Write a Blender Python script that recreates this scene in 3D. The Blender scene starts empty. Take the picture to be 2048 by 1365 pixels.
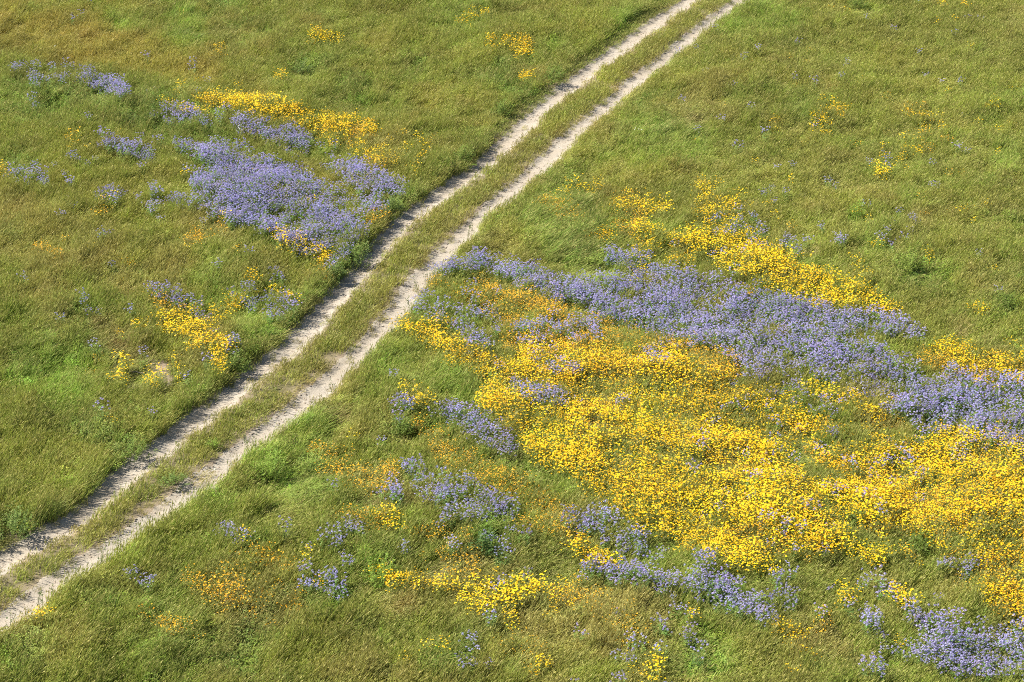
import bpy, math, random
import numpy as np
from mathutils import Vector, Matrix, Euler

# ------------------------------------------------------------------ camera, sky, sun, exposure
sc = bpy.context.scene
W0, H0 = 2048.0, 1365.0                 # photograph pixels, used to turn photo pixels into ground points
FPX = 4855.0
PITCH = math.radians(25.0)
CAM_H = 25.4
cam_d = bpy.data.cameras.new("camera")
cam_d.sensor_width = 36.0
cam_d.lens = 36.0 * FPX / W0
cam_d.clip_start = 1.0
cam_d.clip_end = 20000.0
cam = bpy.data.objects.new("camera", cam_d)
sc.collection.objects.link(cam)
cam.location = (0, 0, CAM_H)
cam.rotation_euler = (math.pi / 2 - PITCH, 0, 0)
sc.camera = cam

SUN_EL, SUN_ROT = math.radians(47.0), math.radians(-80.0)
sun_dir = Vector((math.sin(SUN_ROT) * math.cos(SUN_EL), math.cos(SUN_ROT) * math.cos(SUN_EL), math.sin(SUN_EL)))
world = bpy.data.worlds.new("World")
sc.world = world
world.use_nodes = True
wn = world.node_tree.nodes
wl = world.node_tree.links
sky = wn.new('ShaderNodeTexSky')
sky.sky_type = 'NISHITA'
sky.sun_disc = False
sky.sun_elevation = SUN_EL
sky.sun_rotation = SUN_ROT
wn['Background'].inputs['Strength'].default_value = 0.065
wl.new(sky.outputs[0], wn['Background'].inputs['Color'])
sun_d = bpy.data.lights.new("sun", 'SUN')
sun_d.energy = 5.0
sun_d.angle = math.radians(0.5)
sun_d.color = (1.0, 0.94, 0.84)
sun = bpy.data.objects.new("sun", sun_d)
sc.collection.objects.link(sun)
sun.rotation_euler = sun_dir.to_track_quat('Z', 'Y').to_euler()
sun.location = sun_dir * 200
sc.view_settings.view_transform = 'Standard'
sc.view_settings.look = 'None'
sc.view_settings.gamma = 1.0
sc.view_settings.exposure = 1.38
sc.cycles.max_bounces = 5
sc.cycles.diffuse_bounces = 2
sc.cycles.glossy_bounces = 2
sc.cycles.transmission_bounces = 3
sc.cycles.transparent_max_bounces = 4
sc.cycles.use_denoising = False
sc.cycles.filter_width = 1.0

RNG = np.random.default_rng(11)
random.seed(5)
COL = sc.collection

# ------------------------------------------------------------------ noise, projection, terrain
def _hash(ix, iy, seed):
    n = (ix.astype(np.int64) * 374761393 + iy.astype(np.int64) * 668265263 + seed * 974711) & 0xffffffff
    n = ((n ^ (n >> 13)) * 1274126177) & 0xffffffff
    n = n ^ (n >> 16)
    return n / 4294967295.0

def vnoise(x, y, seed=0):
    ix, iy = np.floor(x), np.floor(y)
    fx, fy = x - ix, y - iy
    fx = fx * fx * fx * (fx * (fx * 6 - 15) + 10)
    fy = fy * fy * fy * (fy * (fy * 6 - 15) + 10)
    a, b = _hash(ix, iy, seed), _hash(ix + 1, iy, seed)
    c, d = _hash(ix, iy + 1, seed), _hash(ix + 1, iy + 1, seed)
    return (a * (1 - fx) + b * fx) * (1 - fy) + (c * (1 - fx) + d * fx) * fy

def fbm(x, y, scale, octaves=4, seed=0, gain=0.5):
    """fractal noise, about -1..1; scale = size in metres of the largest feature"""
    out, amp, tot, f = 0.0, 1.0, 0.0, 1.0 / scale
    for k in range(octaves):
        ca, sa = math.cos(k * 0.9 + 0.4), math.sin(k * 0.9 + 0.4)
        out = out + amp * (vnoise((x * ca - y * sa) * f + 17.3 * k, (x * sa + y * ca) * f - 9.1 * k, seed + k * 13) * 2 - 1)
        tot += amp; amp *= gain; f *= 2.03
    return out / tot * 1.35

def sstep(a, b, x):
    t = np.clip((x - a) / (b - a), 0, 1)
    return t * t * (3 - 2 * t)

CP, SP = math.cos(PITCH), math.sin(PITCH)
def to_pixel(x, y, z=0.0):
    dz = z - CAM_H
    depth = y * CP - dz * SP
    up = y * SP + dz * CP
    return W0 / 2 + FPX * x / depth, H0 / 2 - FPX * up / depth

def to_plane(u, v, z=0.0):
    a = (np.asarray(u, float) - W0 / 2) / FPX
    b = -(np.asarray(v, float) - H0 / 2) / FPX
    dy, dz = CP + b * SP, -SP + b * CP
    t = (z - CAM_H) / dz
    return a * t, dy * t

# the two wheel ruts, photo pixels of their centre lines
RUT_L = [(-260, 1310), (-120, 1212), (0, 1119), (100, 1072), (155, 1038), (225, 971), (275, 931), (325, 891), (375, 851), (437, 806), (512, 745), (562, 712),
         (594, 684), (637, 630), (672, 593), (702, 557), (727, 529), (752, 501), (782, 470), (812, 442), (849, 410), (887, 382), (937, 348),
         (980, 313), (1024, 276), (1074, 226), (1129, 181), (1174, 146), (1214, 117), (1261, 81), (1311, 47), (1361, 13), (1420, -30), (1500, -90)]
RUT_R = [(-240, 1400), (-120, 1325), (0, 1248), (50, 1215), (87, 1187), (125, 1161), (175, 1127), (225, 1096), (262, 1073), (292, 1049), (335, 1018), (372, 990),
         (405, 961), (440, 935), (465, 915), (503, 885), (530, 862), (577, 830), (627, 791), (666, 760), (704, 726), (737, 694), (778, 645),
         (803, 613), (828, 576), (866, 530), (903, 487), (936, 460), (967, 432), (1003, 399), (1034, 370), (1062, 348), (1088, 324),
         (1128, 288), (1164, 257), (1202, 225), (1239, 195), (1277, 160), (1314, 132), (1352, 101), (1389, 69), (1427, 39), (1464, 13), (1530, -35), (1610, -95)]

def resample(pix, step):
    p = np.array([to_plane(u, v) for u, v in pix])
    for _ in range(2):                                  # corner cutting for a smooth line
        q = np.empty((2 * len(p), 2))
        q[0::2][:len(p) - 1] = 0.75 * p[:-1] + 0.25 * p[1:]
        q[1::2][:len(p) - 1] = 0.25 * p[:-1] + 0.75 * p[1:]
        p = np.vstack([p[:1], q[:2 * len(p) - 2], p[-1:]])
    s = np.r_[0, np.cumsum(np.hypot(*np.diff(p, axis=0).T))]
    t = np.arange(0, s[-1], step)
    return np.c_[np.interp(t, s, p[:, 0]), np.interp(t, s, p[:, 1])]

LINE_L, LINE_R = resample(RUT_L, 0.5), resample(RUT_R, 0.5)

def line_dist(x, y, line):
    """distance to a polyline and the signed side (+ = right of its direction of travel)"""
    x = np.asarray(x, float); y = np.asarray(y, float)
    best = np.full(x.shape, 1e9); side = np.zeros(x.shape)
    for (ax, ay), (bx, by) in zip(line[:-1], line[1:]):
        dx, dy = bx - ax, by - ay
        l2 = dx * dx + dy * dy
        t = np.clip(((x - ax) * dx + (y - ay) * dy) / l2, 0, 1)
        ex, ey = x - ax - t * dx, y - ay - t * dy
        d = np.hypot(ex, ey)
        m = d < best
        best = np.where(m, d, best)
        side = np.where(m, np.sign(ex * dy - ey * dx), side)
    return best, side

def rut_hw(x, y, seed):
    return 0.30 + 0.07 * fbm(x, y, 0.9, 3, seed) + 0.05 * fbm(x, y, 0.25, 2, seed + 5)

def roll(x, y):
    """gentle lie of the land and the hummocks of the meadow"""
    near = np.exp(-((x / 60.0) ** 2 + ((y - 60) / 70.0) ** 2))
    return (0.22 * fbm(x, y, 6.0, 2, 3) + 0.14 * fbm(x, y, 1.7, 3, 8)) * near + (1 - near) * 3.0 * fbm(x, y, 400.0, 3, 21)

def terrain(x, y, dl=None, dr=None):
    if dl is None:
        dl, dr = line_dist(x, y, LINE_L)[0], line_dist(x, y, LINE_R)[0]
    h = roll(x, y)
    on = 1 - sstep(0.5, 1.6, np.minimum(dl, dr))
    h = h * (1 - 0.75 * on)
    dip = 0.07 * (1 - sstep(0.12, 0.42, dl)) + 0.07 * (1 - sstep(0.12, 0.42, dr))
    return h - dip

def at_pixel(u, v):
    z = 0.0
    for _ in range(4):
        x, y = to_plane(u, v, z)
        z = float(terrain(np.array([x]), np.array([y]))[0])
    return float(x), float(y), z

# ------------------------------------------------------------------ what grows where: strokes in photo pixels (x, y, half width), strength, zone
def S(w, z, *pts):
    return (w, z, pts)

YELLOW = [
 S(.5, 'D', (1010, 800, 40), (1150, 850, 70), (1300, 880, 100), (1600, 970, 100), (1900, 1000, 85), (2120, 1010, 85)),
 S(1.0, 'A', (400, 194, 5), (480, 206, 13), (540, 221, 21), (620, 238, 22), (700, 250, 15), (742, 258, 7)), S(.18, 'A', (640, 270, 12), (720, 290, 16), (765, 325, 12)),
 S(.4, 'A', (340, 205, 9), (365, 222, 8)), S(.5, 'A', (375, 226, 8), (405, 226, 7)), S(.5, 'A', (356, 178, 7)), S(.07, 'A', (800, 300, 45)),
 S(.75, 'S', (630, 69, 9), (670, 77, 9)), S(.1, 'S', (605, 95, 12)), S(.5, 'S', (560, 153, 8)), S(.4, 'S', (700, 128, 3)),
 S(.5, 'S', (982, 86, 9)), S(.6, 'S', (1018, 92, 12), (1050, 92, 14)), S(.5, 'S', (1037, 123, 8)), S(.4, 'S', (1052, 155, 11)), S(.3, 'S', (930, 36, 13)), S(.5, 'S', (966, 30, 10)),
 S(.25, 'S', (435, 101, 16)), S(.6, 'S', (3, 340, 9)), S(.4, 'S', (140, 284, 11)),
 S(1.0, 'B', (555, 469, 8), (590, 489, 11), (640, 512, 11), (652, 520, 7)), S(.3, 'B', (598, 528, 12)), S(.7, 'B', (500, 565, 6), (545, 585, 7), (585, 601, 6)), S(1.0, 'B', (470, 610, 12)),
 S(.5, 'B', (630, 400, 7)), S(.4, 'B', (617, 345, 6)),
 S(.6, 'C', (330, 640, 20), (380, 655, 26)), S(1.0, 'C', (370, 655, 22), (410, 678, 28), (440, 700, 24)), S(1.0, 'C', (440, 715, 18), (448, 738, 11)), S(.5, 'C', (290, 655, 9)),
 S(.5, 'C', (250, 724, 10)), S(.7, 'C', (235, 752, 9), (250, 763, 8)), S(.5, 'C', (305, 756, 12)), S(.6, 'C', (346, 735, 10)), S(.12, 'C', (395, 765, 22)), S(.5, 'C', (330, 745, 8)),
 # beyond the purple band, right of the track
 S(.45, 'E', (1230, 402, 12), (1300, 412, 16), (1335, 415, 12)), S(.35, 'E', (1130, 382, 8), (1200, 372, 8)), S(.45, 'E', (1398, 362, 7), (1410, 395, 13), (1420, 430, 20), (1440, 460, 18)),
 S(.3, 'E', (1440, 430, 50)), S(.6, 'E', (1210, 470, 16)), S(.65, 'E', (1280, 462, 16), (1340, 476, 14)),
 S(1.1, 'E', (1360, 478, 12), (1420, 490, 20), (1480, 510, 28), (1560, 545, 31), (1640, 572, 27), (1715, 590, 20), (1770, 620, 9)),
 S(1.0, 'E', (1640, 602, 14), (1700, 602, 14), (1750, 618, 11)), S(.35, 'E', (1360, 520, 20)), S(.3, 'E', (1290, 515, 26)), S(.35, 'E', (1720, 545, 18)), S(.2, 'E', (1780, 620, 20)),
 # the broad drift
 S(.95, 'D', (805, 655, 8), (860, 668, 18), (900, 698, 17), (950, 728, 21), (1000, 745, 20), (1060, 745, 20), (1130, 762, 20)),
 S(.7, 'D', (1060, 700, 22), (1150, 720, 22), (1250, 732, 26), (1350, 740, 28), (1400, 760, 24), (1450, 760, 22)),
 S(1.0, 'D', (1255, 790, 16), (1330, 802, 28), (1400, 792, 22), (1500, 802, 22), (1560, 830, 18), (1620, 860, 18)),
 S(1.1, 'D', (990, 808, 18), (1020, 828, 20), (1060, 860, 28), (1110, 900, 33), (1160, 930, 33), (1230, 970, 40), (1300, 1003, 44), (1380, 1040, 40), (1440, 1090, 28), (1500, 1120, 22), (1540, 1140, 12)),
 S(.85, 'D', (1100, 830, 28), (1200, 850, 38), (1300, 870, 38), (1400, 880, 38), (1500, 910, 38), (1600, 960, 45), (1700, 1000, 48), (1800, 1040, 48), (1850, 1060, 38)),
 S(1.0, 'D', (1300, 950, 36), (1400, 980, 48), (1500, 1000, 48), (1600, 1050, 44), (1700, 1090, 28), (1760, 1120, 18)),
 S(1.1, 'D', (1630, 784, 12), (1680, 800, 15), (1720, 812, 15), (1755, 824, 8)), S(.95, 'D', (1540, 790, 18), (1580, 830, 24), (1640, 868, 16)),
 S(.85, 'D', (1650, 920, 18), (1720, 930, 24), (1800, 930, 28), (1880, 940, 34), (1960, 950, 40), (2120, 970, 50)),
 S(.65, 'D', (1750, 980, 40), (1850, 1000, 50), (1950, 1040, 48), (2120, 1070, 55)), S(.6, 'D', (1880, 880, 18), (1960, 890, 20), (2120, 910, 28)),
 S(1.1, 'G', (1878, 692, 12), (1915, 700, 15)), S(.45, 'G', (1930, 718, 22), (2000, 738, 26), (2120, 760, 26)), S(.75, 'H', (1985, 1175, 20), (2020, 1205, 32), (2120, 1240, 36)), S(.45, 'H', (1960, 1110, 34), (2060, 1120, 30)),
 # lower meadow
 S(.85, 'F', (760, 1140, 11), (800, 1160, 14), (860, 1160, 12), (920, 1178, 20), (970, 1188, 27), (1020, 1190, 24), (1075, 1180, 18)), S(.45, 'F', (970, 1222, 22), (1040, 1250, 18)),
 S(.75, 'F', (1150, 1098, 15), (1190, 1120, 17), (1222, 1130, 12)), S(.75, 'F', (765, 1030, 16), (790, 1040, 14)), S(.25, 'F', (1120, 1200, 34)), S(.4, 'F', (480, 1082, 10)),
 S(.6, 'F', (620, 1112, 8)), S(.3, 'F', (640, 1175, 14)), S(.55, 'S', (75, 1224, 7), (98, 1228, 6)), S(.5, 'S', (97, 1308, 7)), S(.3, 'S', (40, 1262, 8)), S(.35, 'F', (1065, 1320, 22), (1095, 1342, 16)),
 S(.25, 'F', (1300, 1342, 30)), S(.75, 'F', (1560, 1258, 11), (1600, 1275, 11)), S(.5, 'F', (1620, 1320, 12)), S(.45, 'F', (1690, 1195, 18)), S(.85, 'F', (1798, 1194, 11), (1815, 1208, 9)),
 S(.3, 'F', (1590, 1350, 10)), S(.5, 'F', (1795, 1278, 8)), S(.4, 'F', (1388, 1232, 9)), S(.12, 'F', (850, 1290, 50)),
 S(.45, 'F', (815, 785, 12), (850, 800, 14)), S(.4, 'F', (735, 730, 5)), S(.4, 'F', (705, 885, 5)), S(.4, 'F', (770, 890, 8)), S(.9, 'F', (788, 651, 6)),
 # the far right field
 S(.2, 'R', (1650, 208, 22), (1688, 222, 14)), S(.3, 'R', (1640, 243, 22)), S(.25, 'R', (1556, 238, 8)), S(.17, 'R', (1850, 240, 28)), S(.14, 'R', (1985, 222, 18)), S(.07, 'R', (1810, 300, 36)),
 S(.4, 'R', (1765, 350, 12)), S(.4, 'R', (1930, 2, 10)), S(.3, 'R', (1885, 5, 10)), S(.5, 'R', (1857, 505, 7)), S(.3, 'R', (2026, 480, 10)), S(.22, 'R', (1975, 522, 16)), S(.45, 'R', (1955, 624, 10), (1975, 622, 6)),
 S(.4, 'R', (1742, 490, 5)), S(.4, 'R', (1645, 488, 5)), S(.003, 'R', (1750, 400, 330)), S(.003, 'S', (300, 480, 260)),
]
GOLD = [
 S(.28, 'D', (1100, 760, 60), (1300, 860, 100), (1600, 960, 110), (1900, 990, 90), (2120, 1000, 90)),
 S(.45, 'L', (745, 318, 14), (765, 330, 9)), S(.25, 'L', (640, 262, 14), (740, 270, 16)), S(.6, 'L', (75, 490, 6), (100, 503, 8), (120, 512, 6)), S(.3, 'L', (207, 425, 13)), S(.25, 'L', (255, 520, 12)), S(.55, 'L', (375, 473, 7), (400, 478, 8)), S(.35, 'L', (395, 464, 8)),
 S(.18, 'L', (440, 450, 20)), S(.25, 'L', (645, 535, 16)), S(.35, 'L', (768, 436, 14)), S(.3, 'L', (735, 455, 10), (752, 412, 8)), S(.6, 'L', (295, 583, 7), (320, 600, 10), (352, 615, 12)), S(.15, 'L', (190, 730, 12)),
 S(.55, 'E', (1090, 405, 9), (1140, 424, 15), (1160, 440, 10)), S(.6, 'E', (1180, 466, 15)), S(.3, 'E', (1250, 430, 40)), S(.3, 'E', (1500, 600, 20)),
 S(.75, 'D', (960, 563, 7), (990, 585, 9), (1060, 605, 13), (1120, 630, 14)), S(.45, 'D', (925, 590, 18), (990, 622, 22), (1040, 642, 14)), S(.6, 'D', (1130, 637, 18), (1190, 652, 14), (1260, 680, 16), (1330, 692, 16), (1385, 712, 16)),
 S(.6, 'D', (1050, 680, 30), (1250, 720, 40), (1450, 740, 30)), S(.5, 'D', (1000, 790, 24), (1150, 800, 26), (1240, 840, 24)), S(.35, 'D', (1350, 780, 26), (1450, 850, 40)),
 S(.6, 'D', (870, 875, 14), (900, 915, 22), (950, 945, 26), (1000, 968, 24), (1060, 988, 22), (1120, 1015, 22)), S(.4, 'D', (840, 850, 10)), S(.4, 'D', (1060, 1050, 18), (1140, 1062, 18)),
 S(.55, 'D', (1750, 990, 60), (1900, 1030, 60), (2120, 1060, 70)), S(.45, 'D', (1500, 1060, 40), (1600, 1090, 30)), S(.3, 'D', (1450, 960, 60)), S(.35, 'D', (1950, 890, 40), (2120, 900, 40)),
 S(.6, 'G', (1850, 722, 18), (1920, 732, 24), (2000, 742, 24), (2120, 755, 20)), S(.4, 'G', (1900, 762, 16), (1970, 768, 14)), S(.25, 'G', (1760, 800, 10), (1800, 795, 12)), S(.7, 'H', (1990, 1170, 24), (2030, 1200, 32), (2120, 1240, 34)), S(.5, 'H', (1930, 1120, 40), (2100, 1100, 40)),
 S(.5, 'F', (625, 900, 10), (660, 905, 13), (700, 920, 16)), S(.4, 'F', (650, 935, 12), (705, 955, 16), (765, 968, 16), (785, 935, 12)), S(.55, 'F', (690, 1035, 9), (760, 1047, 16)), S(.4, 'F', (830, 1055, 14), (872, 1070, 12)),
 S(.5, 'F', (500, 1100, 14), (560, 1130, 18)), S(.3, 'F', (490, 1125, 24)), S(.65, 'F', (365, 1163, 8), (410, 1175, 12), (460, 1190, 15), (505, 1212, 14)), S(.65, 'F', (297, 1234, 6), (340, 1250, 10), (372, 1256, 9)), S(.4, 'F', (410, 1267, 8)),
 S(.2, 'F', (450, 1170, 40)), S(.12, 'F', (560, 1200, 50)), S(.3, 'F', (1130, 1190, 28), (1210, 1212, 28)), S(.2, 'F', (1240, 1245, 40)), S(.6, 'F', (1645, 1238, 13)), S(.12, 'F', (920, 1120, 50)), S(.3, 'F', (1190, 1105, 24)),
 S(.25, 'F', (1380, 1090, 20)), S(.2, 'F', (1060, 1300, 40)), S(.45, 'F', (870, 565, 8)), S(.4, 'F', (905, 592, 12)), S(.3, 'F', (880, 640, 20)), S(.06, 'R', (1830, 262, 60)), S(.004, 'R', (1750, 300, 280)),
 S(.3, 'F', (840, 1100, 12)), S(.35, 'F', (930, 1140, 20)),
]
PURPLE = [
 S(1.1, 'PL', (365, 290, 6), (420, 310, 20), (480, 340, 30), (560, 380, 38), (640, 430, 42), (690, 470, 38), (705, 500, 22)), S(.85, 'PL', (395, 360, 10), (430, 380, 20), (500, 400, 28)),
 S(.85, 'PL', (662, 335, 8), (720, 350, 17), (780, 370, 15), (802, 376, 10)), S(.6, 'PL', (745, 400, 26)), S(.9, 'PL', (340, 395, 7), (400, 400, 15), (470, 420, 18), (540, 450, 16), (620, 490, 18)),
 S(.5, 'PL', (200, 388, 6), (235, 390, 11)), S(.2, 'PL', (300, 395, 18)), S(.6, 'PL', (220, 280, 12), (258, 294, 14), (300, 308, 8)), S(.35, 'PL', (145, 318, 8), (175, 330, 7)), S(.15, 'PL', (190, 270, 14)),
 S(.55, 'PL', (335, 225, 14), (400, 232, 12)), S(.95, 'PL', (475, 243, 11), (540, 262, 18), (605, 282, 14)), S(.3, 'PL', (450, 226, 10)), S(.2, 'PL', (410, 240, 20)), S(.9, 'PL', (165, 152, 10), (210, 163, 13), (250, 184, 7)),
 S(.2, 'PL', (60, 148, 22)), S(.15, 'PL', (120, 150, 20)), S(.45, 'PL', (30, 133, 8)), S(.12, 'PL', (80, 195, 20)), S(.3, 'PL', (5, 345, 7), (40, 345, 10), (82, 358, 12)), S(.15, 'PL', (140, 372, 10)), S(.12, 'PL', (620, 310, 40)),
 S(.6, 'PC', (305, 583, 7), (345, 592, 8), (400, 617, 12), (412, 632, 8)), S(.35, 'PC', (470, 590, 12), (540, 602, 20), (595, 607, 15)), S(.9, 'PC', (468, 690, 10)), S(.45, 'PC', (400, 702, 12)), S(.4, 'PC', (384, 752, 6)), S(.25, 'PC', (420, 730, 16)),
 S(.12, 'PC', (182, 612, 14)), S(.5, 'PC', (148, 757, 4)), S(.6, 'PL', (660, 520, 10), (695, 505, 14)), S(.18, 'PL', (555, 545, 18)), S(.3, 'PC', (430, 655, 10)), S(.005, 'PL', (250, 400, 260)),
 S(.95, 'PR', (890, 537, 12), (960, 521, 13), (1040, 545, 18), (1120, 573, 24), (1200, 590, 28), (1300, 615, 38), (1400, 640, 42), (1500, 662, 46), (1600, 690, 48), (1700, 720, 48), (1800, 762, 42), (1900, 802, 42), (2000, 832, 42), (2120, 862, 45)),
 S(.75, 'PR', (1220, 510, 8), (1270, 520, 16), (1320, 545, 17), (1400, 580, 26), (1500, 602, 22), (1600, 615, 17), (1700, 642, 17), (1800, 652, 16), (1842, 670, 8)), S(.9, 'PR', (1760, 755, 36), (1900, 810, 40), (2000, 830, 36)), S(.5, 'PR', (1900, 750, 20), (2000, 775, 22), (2120, 790, 20)),
 S(.45, 'PR', (1575, 475, 8), (1600, 515, 8)), S(.9, 'PR', (1677, 474, 4), (1677, 486, 4)), S(.09, 'PR', (1800, 458, 28)), S(.3, 'PR', (1962, 504, 6)), S(.4, 'PR', (1996, 572, 5)), S(.1, 'PR', (1555, 388, 20)), S(.12, 'PR', (1480, 470, 50)), S(.004, 'PR', (1700, 200, 330)),
 S(.6, 'PM', (845, 608, 13), (885, 622, 11)), S(.55, 'PM', (920, 655, 14), (975, 677, 13)), S(.4, 'PM', (1050, 660, 22), (1120, 650, 17), (1200, 665, 17)), S(.95, 'PM', (1022, 768, 12), (1080, 785, 17), (1135, 792, 13)), S(.3, 'PM', (1000, 715, 16)),
 S(.3, 'PM', (1080, 722, 24), (1140, 740, 17)), S(.3, 'PM', (1240, 802, 13)), S(.22, 'PM', (1300, 700, 20), (1350, 720, 18)), S(.7, 'PM', (1480, 710, 12), (1522, 748, 16)), S(.18, 'PM', (960, 640, 50)),
 S(.75, 'PM', (895, 812, 12), (940, 838, 22), (980, 868, 20), (1022, 893, 15)), S(.45, 'PM', (805, 800, 14)), S(.4, 'PM', (765, 868, 7)), S(.2, 'PM', (790, 745, 8)), S(.25, 'PM', (790, 838, 10)),
 S(.65, 'PF', (820, 938, 14), (860, 960, 24), (900, 1000, 32), (960, 1002, 26), (1012, 1022, 14)), S(.55, 'PF', (788, 985, 20)), S(.3, 'PF', (880, 930, 12)), S(.2, 'PF', (740, 1000, 10)), S(.3, 'PF', (612, 965, 7)), S(.25, 'PF', (660, 975, 8)),
 S(.65, 'PF', (1145, 1048, 14), (1200, 1050, 22), (1262, 1080, 20)), S(.75, 'PF', (1185, 1133, 15), (1260, 1140, 14), (1320, 1150, 16), (1380, 1162, 20), (1430, 1182, 16)), S(.4, 'PF', (1330, 1110, 18)),
 S(.85, 'PF', (1400, 1118, 14), (1430, 1160, 18), (1462, 1190, 20), (1500, 1212, 22), (1525, 1235, 14)), S(.5, 'PF', (1565, 1182, 20)), S(.3, 'PF', (1642, 1222, 13)), S(.55, 'PF', (1735, 1228, 20), (1762, 1272, 20)), S(.4, 'PF', (1742, 1330, 18)),
 S(1.0, 'PF', (1835, 1225, 13), (1880, 1258, 28), (1940, 1280, 34), (2000, 1292, 34), (2120, 1312, 36)), S(1.0, 'PF', (1810, 1300, 12), (1880, 1320, 22), (1960, 1322, 22), (2120, 1335, 28)),
 S(.6, 'PF', (447, 1055, 8), (482, 1072, 12)), S(.6, 'PF', (262, 1135, 6), (275, 1150, 11), (300, 1160, 9)), S(.3, 'PF', (560, 1062, 12)), S(.6, 'PF', (572, 1094, 11)), S(.55, 'PF', (610, 1090, 9)), S(.35, 'PF', (665, 1062, 16)), S(.55, 'PF', (690, 1112, 11)), S(.2, 'PF', (700, 1050, 14)),
 S(.95, 'PF', (615, 1160, 9), (665, 1172, 15)), S(.3, 'PF', (610, 1137, 10)), S(.55, 'PF', (820, 1096, 8)), S(.35, 'PF', (905, 1085, 10)), S(.04, 'PF', (1250, 1250, 140)), S(.05, 'PF', (1000, 1150, 80)), S(.1, 'PF', (950, 1310, 40)),
 S(.4, 'PF', (1720, 1155, 8), (1785, 1178, 10)), S(.5, 'PM', (1668, 865, 14)), S(.4, 'PM', (1640, 890, 8)), S(.55, 'PM', (1812, 918, 14)), S(.35, 'PM', (1605, 1000, 13)), S(.5, 'PM', (1922, 908, 10)), S(.3, 'PF', (1900, 1122, 20), (1965, 1135, 16)), S(.05, 'PM', (1600, 900, 200)),
 S(.4, 'PF', (1880, 1205, 10)),
]
# clearings in the drifts (strength 1 = no flowers)
GAPS = [S(1, '', (1310, 897, 13), (1345, 915, 10)), S(.9, '', (1180, 845, 12), (1205, 855, 12)), S(.8, '', (1232, 925, 12)), S(.7, '', (1390, 915, 12)), S(.75, '', (1470, 918, 16)), S(.7, '', (1360, 770, 10), (1390, 785, 9)),
        S(.9, '', (1680, 835, 14), (1715, 865, 16), (1700, 888, 12)), S(.9, '', (1585, 895, 18), (1625, 938, 20), (1660, 952, 14)), S(.8, '', (1545, 880, 14)), S(1, '', (1040, 925, 15), (1090, 960, 20), (1160, 1002, 16)), S(.8, '', (1020, 905, 14)),
        S(.6, '', (1290, 765, 20)), S(.6, '', (1240, 895, 12)), S(.6, '', (1480, 830, 14)), S(.7, '', (1810, 960, 16)), S(.7, '', (1780, 930, 10)), S(.6, '', (1860, 1080, 20), (1960, 1090, 16)), S(.7, '', (1700, 1050, 16)), S(.75, '', (1840, 1100, 16)),
        S(.7, '', (1960, 1080, 14)), S(.9, '', (310, 718, 16)), S(.6, '', (1520, 1160, 14)), S(.7, '', (1600, 1130, 30), (1700, 1140, 26)), S(.5, '', (1420, 605, 14)), S(.6, '', (1740, 650, 10)), S(.4, '', (1650, 715, 10)),
        S(.5, '', (1350, 640, 14)), S(.6, '', (1450, 545, 10)), S(.6, '', (1990, 750, 12)), S(.8, '', (470, 640, 10))]
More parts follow.
